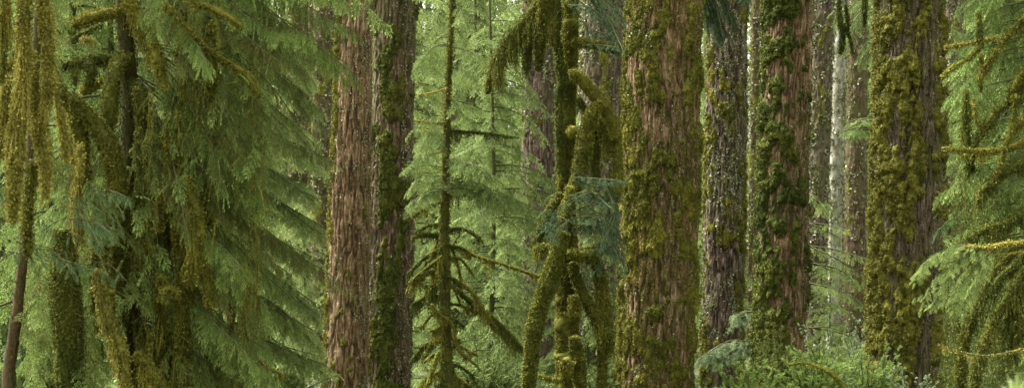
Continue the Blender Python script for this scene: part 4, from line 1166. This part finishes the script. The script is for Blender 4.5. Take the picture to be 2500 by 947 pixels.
# ---- right hand tree: dark mossy limbs
b5 = root_of(2590, 16.5)
ET = thing('mossy_limbed_tree', 'tangle of dark mossy limbs sloping down at the right edge with green foliage', 'tree', b5)
P, R = path([(2560, -900, 50), (2570, 0, 70), (2585, 500, 80), down_to_ground(2590, 16.5, 90)], 16.5, .06)
t_ = MB(); tube(t_, P, R, 18, lump=.12); tk = t_.build('trunk', M['bark_dark'], ET, smooth=True, origin=b5)
EL = [
    ([(2575, -10, 16), (2500, 45, 16), (2462, 85, 16), (2420, 140, 12), (2395, 180, 6)], 'moss', dict(hang=.3, hd=800)),
    ([(2575, 110, 24), (2500, 180, 22), (2474, 218, 18), (2466, 250, 8)], 'moss', dict(hang=.1, hd=300, r0=.4)),
    ([(2575, 170, 24), (2500, 212, 22), (2450, 255, 20), (2410, 300, 18), (2385, 340, 12), (2370, 380, 6)], 'moss_dark', dict(hang=.4, hd=1200, r0=.8)),
    ([(2480, 230, 12), (2474, 290, 14), (2466, 340, 10)], 'moss', dict(hang=.2, hd=500)),
    ([(2560, 220, 12), (2480, 310, 14), (2455, 350, 12), (2440, 410, 10), (2428, 430, 6)], 'moss', dict(hang=.2, hd=500)),
    ([(2575, 310, 22), (2500, 345, 20), (2462, 362, 12), (2400, 368, 10), (2370, 366, 5), (2300, 362, 7)], 'moss', dict(hang=.15, hd=500, r0=.8)),
    ([(2575, 370, 24), (2500, 395, 26), (2450, 420, 24), (2410, 455, 22), (2385, 490, 16)], 'moss_dark', dict(hang=.35, hd=1000, r0=.8)),
    ([(2400, 300, 8), (2380, 350, 8), (2350, 400, 6)], 'moss_dark', dict(hang=.3, hd=700)),
    ([(2575, 560, 24), (2500, 605, 26), (2450, 640, 26), (2410, 700, 28), (2375, 770, 26), (2350, 850, 26), (2342, 947, 26), (2338, 1040, 20)], 'moss', dict(hang=.3, hd=1000, r0=.3)),
    ([(2575, 610, 20), (2510, 655, 20), (2460, 720, 20), (2420, 790, 22), (2390, 870, 20), (2375, 960, 20), (2370, 1040, 18)], 'moss_dark', dict(hang=.35, hd=1300, r0=.8)),
    ([(2575, 520, 14), (2490, 630, 16), (2440, 680, 18), (2420, 720, 12)], 'moss_dark', dict(hang=.3, hd=1000)),
    ([(2575, 780, 20), (2500, 790, 18), (2478, 800, 14), (2470, 850, 10)], 'moss_dark', dict(hang=.4, hd=1000)),
    ([(2575, 460, 22), (2480, 530, 20), (2400, 560, 16), (2340, 600, 10)], 'moss_dark', dict(hang=.5, hd=1600, r0=.6)),
    ([(2575, 690, 20), (2500, 700, 18), (2470, 740, 16), (2450, 830, 12)], 'moss_dark', dict(hang=.45, hd=1600, r0=.6)),
    ([(2360, 220, 5), (2356, 300, 10), (2362, 360, 8), (2378, 420, 5)], 'moss_dark', dict(hang=.4, hd=900)),
    ([(2376, 240, 4), (2384, 290, 6), (2398, 320, 4)], 'moss', dict(hang=.05, hd=200)),
    ([(2440, 90, 6), (2380, 104, 8), (2340, 110, 9), (2305, 115, 5)], 'moss_yellow', dict(hang=.1, hd=300)),
    ([(2400, 110, 6), (2360, 145, 9), (2320, 168, 10), (2300, 190, 4)], 'moss_light', dict(hang=.1, hd=300)),
    ([(2390, 30, 5), (2392, 70, 9), (2390, 100, 8)], 'moss', dict(hang=.2, hd=500)),
    ([(2396, 130, 6), (2392, 180, 9), (2394, 220, 6)], 'moss', dict(hang=.3, hd=900)),
]
for pts, ms, kw in EL:
    limb(ET, b5, pts, 16.3 + rng.uniform(-.3, .3), ms, dens=1500, w=.009, **kw)
ew_, ef_ = MB(), MB()
for k in range(52):
    y = rng.uniform(-120, 720); L = rng.uniform(80, 180)
    x0 = rng.uniform(2470, 2570)
    q = [(x0, y, 6, 0), (x0 - L * .5, y + L * .12, 4, rng.uniform(-.3, .8)), (x0 - L, y + L * .5, 2, rng.uniform(-.3, 2.2))]
    P, R = path(q, 16.8, .06); tube(ew_, P, R * .6, 4, cap=False)
    leafy(ef_, P, 'mid', .34, .07, start=.2, bend=.4, pitch=.35, pend=.25, roll=.5)
ew_.build('bough', M['bark_twig'], ET, origin=b5); ef_.build('crown', M['leaf_near'], ET, origin=b5)
ms_ = MB(); n = 3600
px = 2300 + 220 * rng.random(n); py = 420 + 560 * rng.random(n)
ok = fbm(px / 40, py / 120, px * 0 + 4, 3) > 0.12; px, py = px[ok], py[ok]; n = len(px)
Pm = np.array([at(a, b, d) for a, b, d in zip(px, py, rng.uniform(16, 18.2, n))])
LS = rng.uniform(.08, 1, n) ** 2 * .42 + .05
CN = strands(ms_, Pm, unit(rng.normal(0, .3, (n, 3)) + np.array((0, 0, -1))), LS, np.full(n, .006), .3, K=4, wig=.04)
barbs(ms_, CN, LS, 38, 0.021, rng.random(n) * .7)
ms_.build('hanging_moss', M['moss_dark'], ET, origin=b5)

shade_crown(ET, b5, 2575, 16.5, 6.2, 12, 3.2, 'leaf_near', 70)

# bright spray reaching in from the right, and the bare looping twig
b6 = root_of(2680, 13)
BT = thing('reaching_hemlock', 'light green spray on a golden mossy bough reaching in from the right edge', 'tree', b6)
P, R = path([(2680, -600, 30), (2680, 500, 40), down_to_ground(2680, 13, 46)], 13, .08)
t_ = MB(); tube(t_, P, R, 12, lump=.1); t_.build('trunk', M['bark_dark'], BT, smooth=True, origin=b6)
limb(BT, b6, [(2680, 560, 12), (2560, 585, 10), (2500, 590, 9), (2440, 597, 11), (2405, 604, 10), (2370, 600, 5), (2320, 620, 3)], 13, 'moss_yellow', dens=2200, fuzz=.025, hang=.08, hd=400, r0=.6)
limb(BT, b6, [(2560, 600, 5), (2470, 618, 5), (2420, 622, 3)], 13, 'moss_yellow', dens=600, fuzz=.012, hang=.05, hd=100)
limb(BT, b6, [(2680, 800, 6), (2560, 840, 4), (2500, 850, 5), (2470, 858, 6), (2440, 864, 3.5), (2400, 868, 6), (2370, 864, 6), (2340, 858, 3), (2290, 838, 2)], 13.2, 'moss_yellow', dens=500, fuzz=.012, hang=.12, hd=420, core=.8, w=.006, r0=.7, hscale=7)
sw_, sf_ = MB(), MB()
for q in ([(2400, 602, 4), (2340, 605, 3), (2260, 640, 2), (2230, 670, 1)], [(2390, 606, 4), (2340, 640, 3), (2290, 690, 2), (2262, 750, 1)], [(2430, 605, 4), (2390, 640, 3), (2350, 690, 2), (2330, 740, 1)],
          [(2400, 606, 3), (2350, 630, 2), (2300, 640, 2)], [(2420, 610, 3), (2400, 660, 2), (2370, 720, 2)], [(2380, 602, 3), (2320, 610, 2), (2290, 625, 1)]):
    for _ in range(3):
        P, R = path([(a[0] + rng.normal(0, 4) * i, a[1] + rng.normal(0, 6) * i * .7, a[2], i * rng.uniform(-.12, .12)) for i, a in enumerate(q)], 13, .04)
        tube(sw_, P, R * .7, 4, cap=False); leafy(sf_, P, 'near', .15, .045, start=.08, bend=.35, pitch=.2, pend=.1, roll=.5, r0=.7)
sw_.build('bough', M['bark_twig'], BT, origin=b6); sf_.build('crown', M['leaf_bright'], BT, origin=b6)


# ---- sprays that cross the picture from trees beside the frame or behind trunks
def spray_tree(label, tpx, D, paths, leaf, lod='mid', n=3, side=.34, spc=.06, name='young_hemlock', tw=20, moss=None, jit=10, pend=.15, top=-500, dj=.4, group=None, r0=.5):
    b = root_of(tpx, D)
    o = thing(name, label, 'tree', b, group)
    P, R = path([(tpx + 6, top, tw * .4), (tpx, max(400, top + 60), tw * .8), down_to_ground(tpx, D, tw * 1.1)], D, .08)
    t = MB(); tube(t, P, R, 10, lump=.15); t.build('trunk', M['bark_twig'], o, smooth=True, origin=b)
    w1, f1 = MB(), MB()
    for q in paths:
        for _ in range(n):
            P, R = path([(a[0] + rng.normal(0, jit) * i * .5, a[1] + rng.normal(0, jit) * i * .6, 6 - 4 * i / len(q), (a[2] if len(a) > 2 else 0) + i * rng.uniform(-dj, dj)) for i, a in enumerate(q)], D, .05)
            tube(w1, P, R * .7, 4, cap=False); leafy(f1, P, lod, side, spc, start=.1, bend=.35, pitch=.28, pend=pend, roll=.55, r0=r0)
    w1.build('bough', M['bark_twig'], o, origin=b); f1.build('crown', M[leaf], o, origin=b)
    return o


spray_tree('blue green hemlock spray hanging over the top of the lichen speckled dark trunk', 1640, 22.5, [[(1650, -90), (1740, -60), (1800, 60)], [(1650, -60), (1720, -30), (1770, 90)], [(1650, -60), (1710, -20), (1745, 90)], [(1650, -120), (1775, -60), (1822, 0)]], 'leaf_blue', n=4, side=.3, spc=.05, dj=.2, tw=8)
spray_tree('light hemlock sapling with level sprays between the leaning and golden mossy trunks', 1925, 27.5, [[(1975, 470), (2000, 490), (2030, 505)], [(1975, 545), (2010, 552), (2060, 572)], [(1975, 600), (2040, 625), (2120, 665)], [(1975, 640), (2050, 665), (2125, 705)], [(1975, 690), (2050, 705), (2110, 740)], [(1975, 800), (2040, 810), (2110, 850)]], 'leaf_bright', n=2, side=.30, spc=.08, tw=10, top=420)
spray_tree('hemlock spray crossing the hazy reddish far trunk', 2200, 34, [[(2150, 300), (2110, 285), (2066, 310)], [(2150, 320), (2110, 310), (2075, 335)], [(2150, 120), (2120, 110), (2100, 150)], [(2150, 20), (2100, 40), (2060, 110)], [(2150, 0), (2090, 0), (2040, 60)]], 'leaf_mid', n=3, side=.4, spc=.08, tw=9)
spray_tree('pale sapling with a broad flat spray before the lichen speckled dark trunk', 1890, 25.6, [[(1838, 835), (1780, 840), (1705, 880)], [(1838, 850), (1790, 850), (1730, 870)], [(1838, 840), (1800, 855), (1750, 890)], [(1838, 760), (1815, 765), (1790, 780)]], 'leaf_pale', lod='mid', n=9, side=.26, spc=.05, tw=8, top=640, jit=6, dj=.15)
spray_tree('hemlock with layered pale sprays at the top right corner', 2560, 18, [[(2540, -40), (2440, -20), (2340, 40)], [(2540, 0), (2460, 20), (2350, 90)], [(2540, 60), (2440, 60), (2330, 150)], [(2540, 130), (2440, 150), (2330, 230)], [(2500, 240), (2430, 290), (2340, 380)], [(2540, 400), (2420, 460), (2310, 560)]], 'leaf_teal', n=2, side=.26, spc=.06, tw=26, r0=.8)
spray_tree('hemlock with bright lacy sprays falling just left of the twin trunks', 560, 16.4, [[(560, 0), (650, 60), (760, 200)], [(560, 80), (660, 150), (765, 280)], [(560, 180), (650, 240), (760, 350)], [(560, 280), (660, 330), (790, 400)], [(560, 360), (660, 420), (770, 470)], [(560, 430), (660, 480), (780, 560)], [(560, 520), (650, 580), (760, 650)], [(560, 600), (650, 660), (770, 760)], [(560, 700), (660, 740), (780, 830)], [(560, 780), (660, 830), (780, 900)]], 'leaf_bright', n=5, side=.34, spc=.06, tw=14, pend=.1)

# dark hanging moss from a limb out of frame, between the slim trunks
b7 = root_of(2075, 30)
HT = thing('hanging_moss', 'dark drooping moss tassels high in the gap left of the golden mossy trunk', 'moss', at(2052, -60, 30))
b7 = tuple(at(2052, -60, 30))
for q in ([(2050, -60, 14), (2048, 20, 14), (2056, 80, 14), (2050, 130, 8)], [(2064, 10, 6), (2070, 50, 8), (2072, 90, 4)], [(2060, 60, 5), (2075, 90, 6), (2082, 125, 3)], [(2110, -40, 6), (2112, 20, 10), (2110, 60, 5)], [(2140, -40, 5), (2142, 10, 9), (2136, 50, 4)]):
    P, R = path(q, 30, .05); m_ = MB(); tube(m_, P, R * .6, 6, lump=.3); shag(m_, P, R * .8, 500, .04, .35, 700, w=.012, r0=.3)
    m_.build('strand', M['moss_dark'], HT, origin=b7)


# ---- undergrowth
def bush(label, px, py_top, D, wpx, leaf, n=26, lod='bush', side=.2, name='huckleberry_bush', moss=False, r0=.5):
    b = root_of(px, D)
    o = thing(name, label, 'shrub', b)
    top = at(px, py_top, D)
    Hh = top[2] - b[2]; Wd = wpx / F * D
    w1, f1 = MB(), MB()
    for k in range(int(n * 1.5)):
        a = rng.uniform(0, 6.28); sp = rng.uniform(0.1, 0.6) * Wd; h = Hh * rng.uniform(.75, 1.12) * (1 - 0.2 * (sp / (0.6 * Wd)) ** 2)
        t = np.linspace(0, 1, 12)[:, None]
        P = np.array(b) + np.array((math.cos(a), math.sin(a) * .7, 0)) * sp * (t ** 1.5) * 1.3 + np.array((0, 0, 1)) * h * (1.25 * t - .3 * t ** 3) + 0.02 * rng.normal(0, 1, (12, 3)).cumsum(0)
        tube(w1, P, 0.007 * (1 - t[:, 0] * .7) + .002, 4, cap=False)
        leafy(f1, P, lod, side * 1.15, .055, start=.3, bend=.2, pitch=-.15, roll=.8, r0=r0)
    w1.build('stems', M['bark_twig'], o, origin=b); f1.build('foliage', M[leaf], o, origin=b)
    return o


bush('reddish twiggy bush with sparse pale leaves at the foot of the leaning trunk', 1890, 835, 18.0, 130, 'leaf_olive', n=24)
bush('bright green bush between the leaning and golden mossy trunks', 1990, 850, 17.5, 190, 'leaf_bush', n=46)
bush('tall airy pale green bush in front of the gap left of the golden mossy trunk', 2030, 775, 18.2, 110, 'leaf_pale', n=8, side=.13)
bush('silvery leaved bush beside the left foot of the golden mossy trunk', 2090, 815, 18.6, 120, 'leaf_pale', n=16, side=.16)
bush('fresh green bush overlapping the foot of the golden mossy trunk', 2120, 868, 17.6, 150, 'leaf_bush', n=34)
bush('small whitish green bush low in front of the golden mossy trunk', 2225, 895, 17.2, 90, 'leaf_pale', n=18, side=.15)
bush('yellow green bush at the foot of the lichen speckled dark trunk', 1820, 890, 17.4, 130, 'leaf_bush', n=22)
bush('low dim bush in the bottom left corner behind the bare slim trunk', 90, 800, 15.5, 200, 'leaf_blue', n=30)
bush('low green bush at the bottom between the moss draped tree and the twin trunks', 690, 860, 19, 180, 'leaf_mid', n=30)
bush('low bush behind the foot of the slender mossy tree', 1180, 870, 22, 220, 'leaf_mid', n=34)
bush('low bush in the narrow gap at the foot of the broadest trunk', 1465, 880, 21, 120, 'leaf_mid', n=22)
bg_ = root_of(2040, 16.8)
FB = thing('fallen_limb', 'yellow green mossy fallen limb arching out of the bushes at the bottom right', 'limb', bg_)
limb(FB, bg_, [(1920, 893, 5), (1960, 884, 7), (2000, 896, 10), (2035, 915, 12), (2060, 947, 14), (2070, 1010, 16)], 16.8, 'moss_light', dens=900, fuzz=.02, r0=.4)

gc = MB()
n = 9000
D = np.sqrt(rng.random(n)) * 50 + 14
x = D * rng.uniform(-.45, .45, n); y = D
P = np.stack([x, y, ground_z(x, y) + rng.uniform(0, .35, n) * (0.5 + fbm(x * .8, y * .8, x * 0, 2))], -1)
a = rng.uniform(0, 6.28, n)
place(gc, 'far', P, np.stack([np.cos(a), np.sin(a), rng.uniform(.1, 1.0, n)], -1), rng.uniform(.3, .6, n), bend=.5, roll=.6)
u_ = gc.build('understory_ferns', M['leaf_mid']); u_['kind'] = 'stuff'

# blurred plant close to the camera in the bottom right corner
b8 = at(2478, 1010, 3.6)
NP = thing('leafy_plant', 'blurred bright green leaves close up in the bottom right corner', 'plant', (b8[0], b8[1], float(ground_z(b8[0], b8[1]))))
o8 = (b8[0], b8[1], float(ground_z(b8[0], b8[1])))
t_ = MB(); tube(t_, np.array([o8, b8]), np.array([.006, .004]), 6); t_.build('stem', M['bark_twig'], NP, origin=o8)
for (x1, y1, wd) in ((2486, 905, 12), (2462, 920, 11), (2440, 938, 10), (2505, 925, 12), (2425, 955, 9), (2495, 950, 14), (2460, 955, 12)):
    tip = at(x1, y1, 3.6 + rng.uniform(-.1, .1)); t = np.linspace(0, 1, 8)[:, None]
    mid = b8 * (1 - t) + tip * t + np.array((0, 0, .02)) * np.sin(t * 3.14)
    s = np.array((0.8, 0.5, .2)) * (wd / F * 3.6) * 0.6 * np.sin(np.pi * np.clip(t * .9 + .1, 0, 1))
    v = np.stack([mid - s, mid + s - np.array((0, 0, .002))], 1).reshape(-1, 3)
    lf = MB(); lf.add(v, np.array([[2 * k, 2 * k + 1, 2 * k + 3, 2 * k + 2] for k in range(7)]), np.tile((.8, .6, .5), (16, 1)))
    lf.build('leaf', M['leaf_bright'], NP, origin=o8)
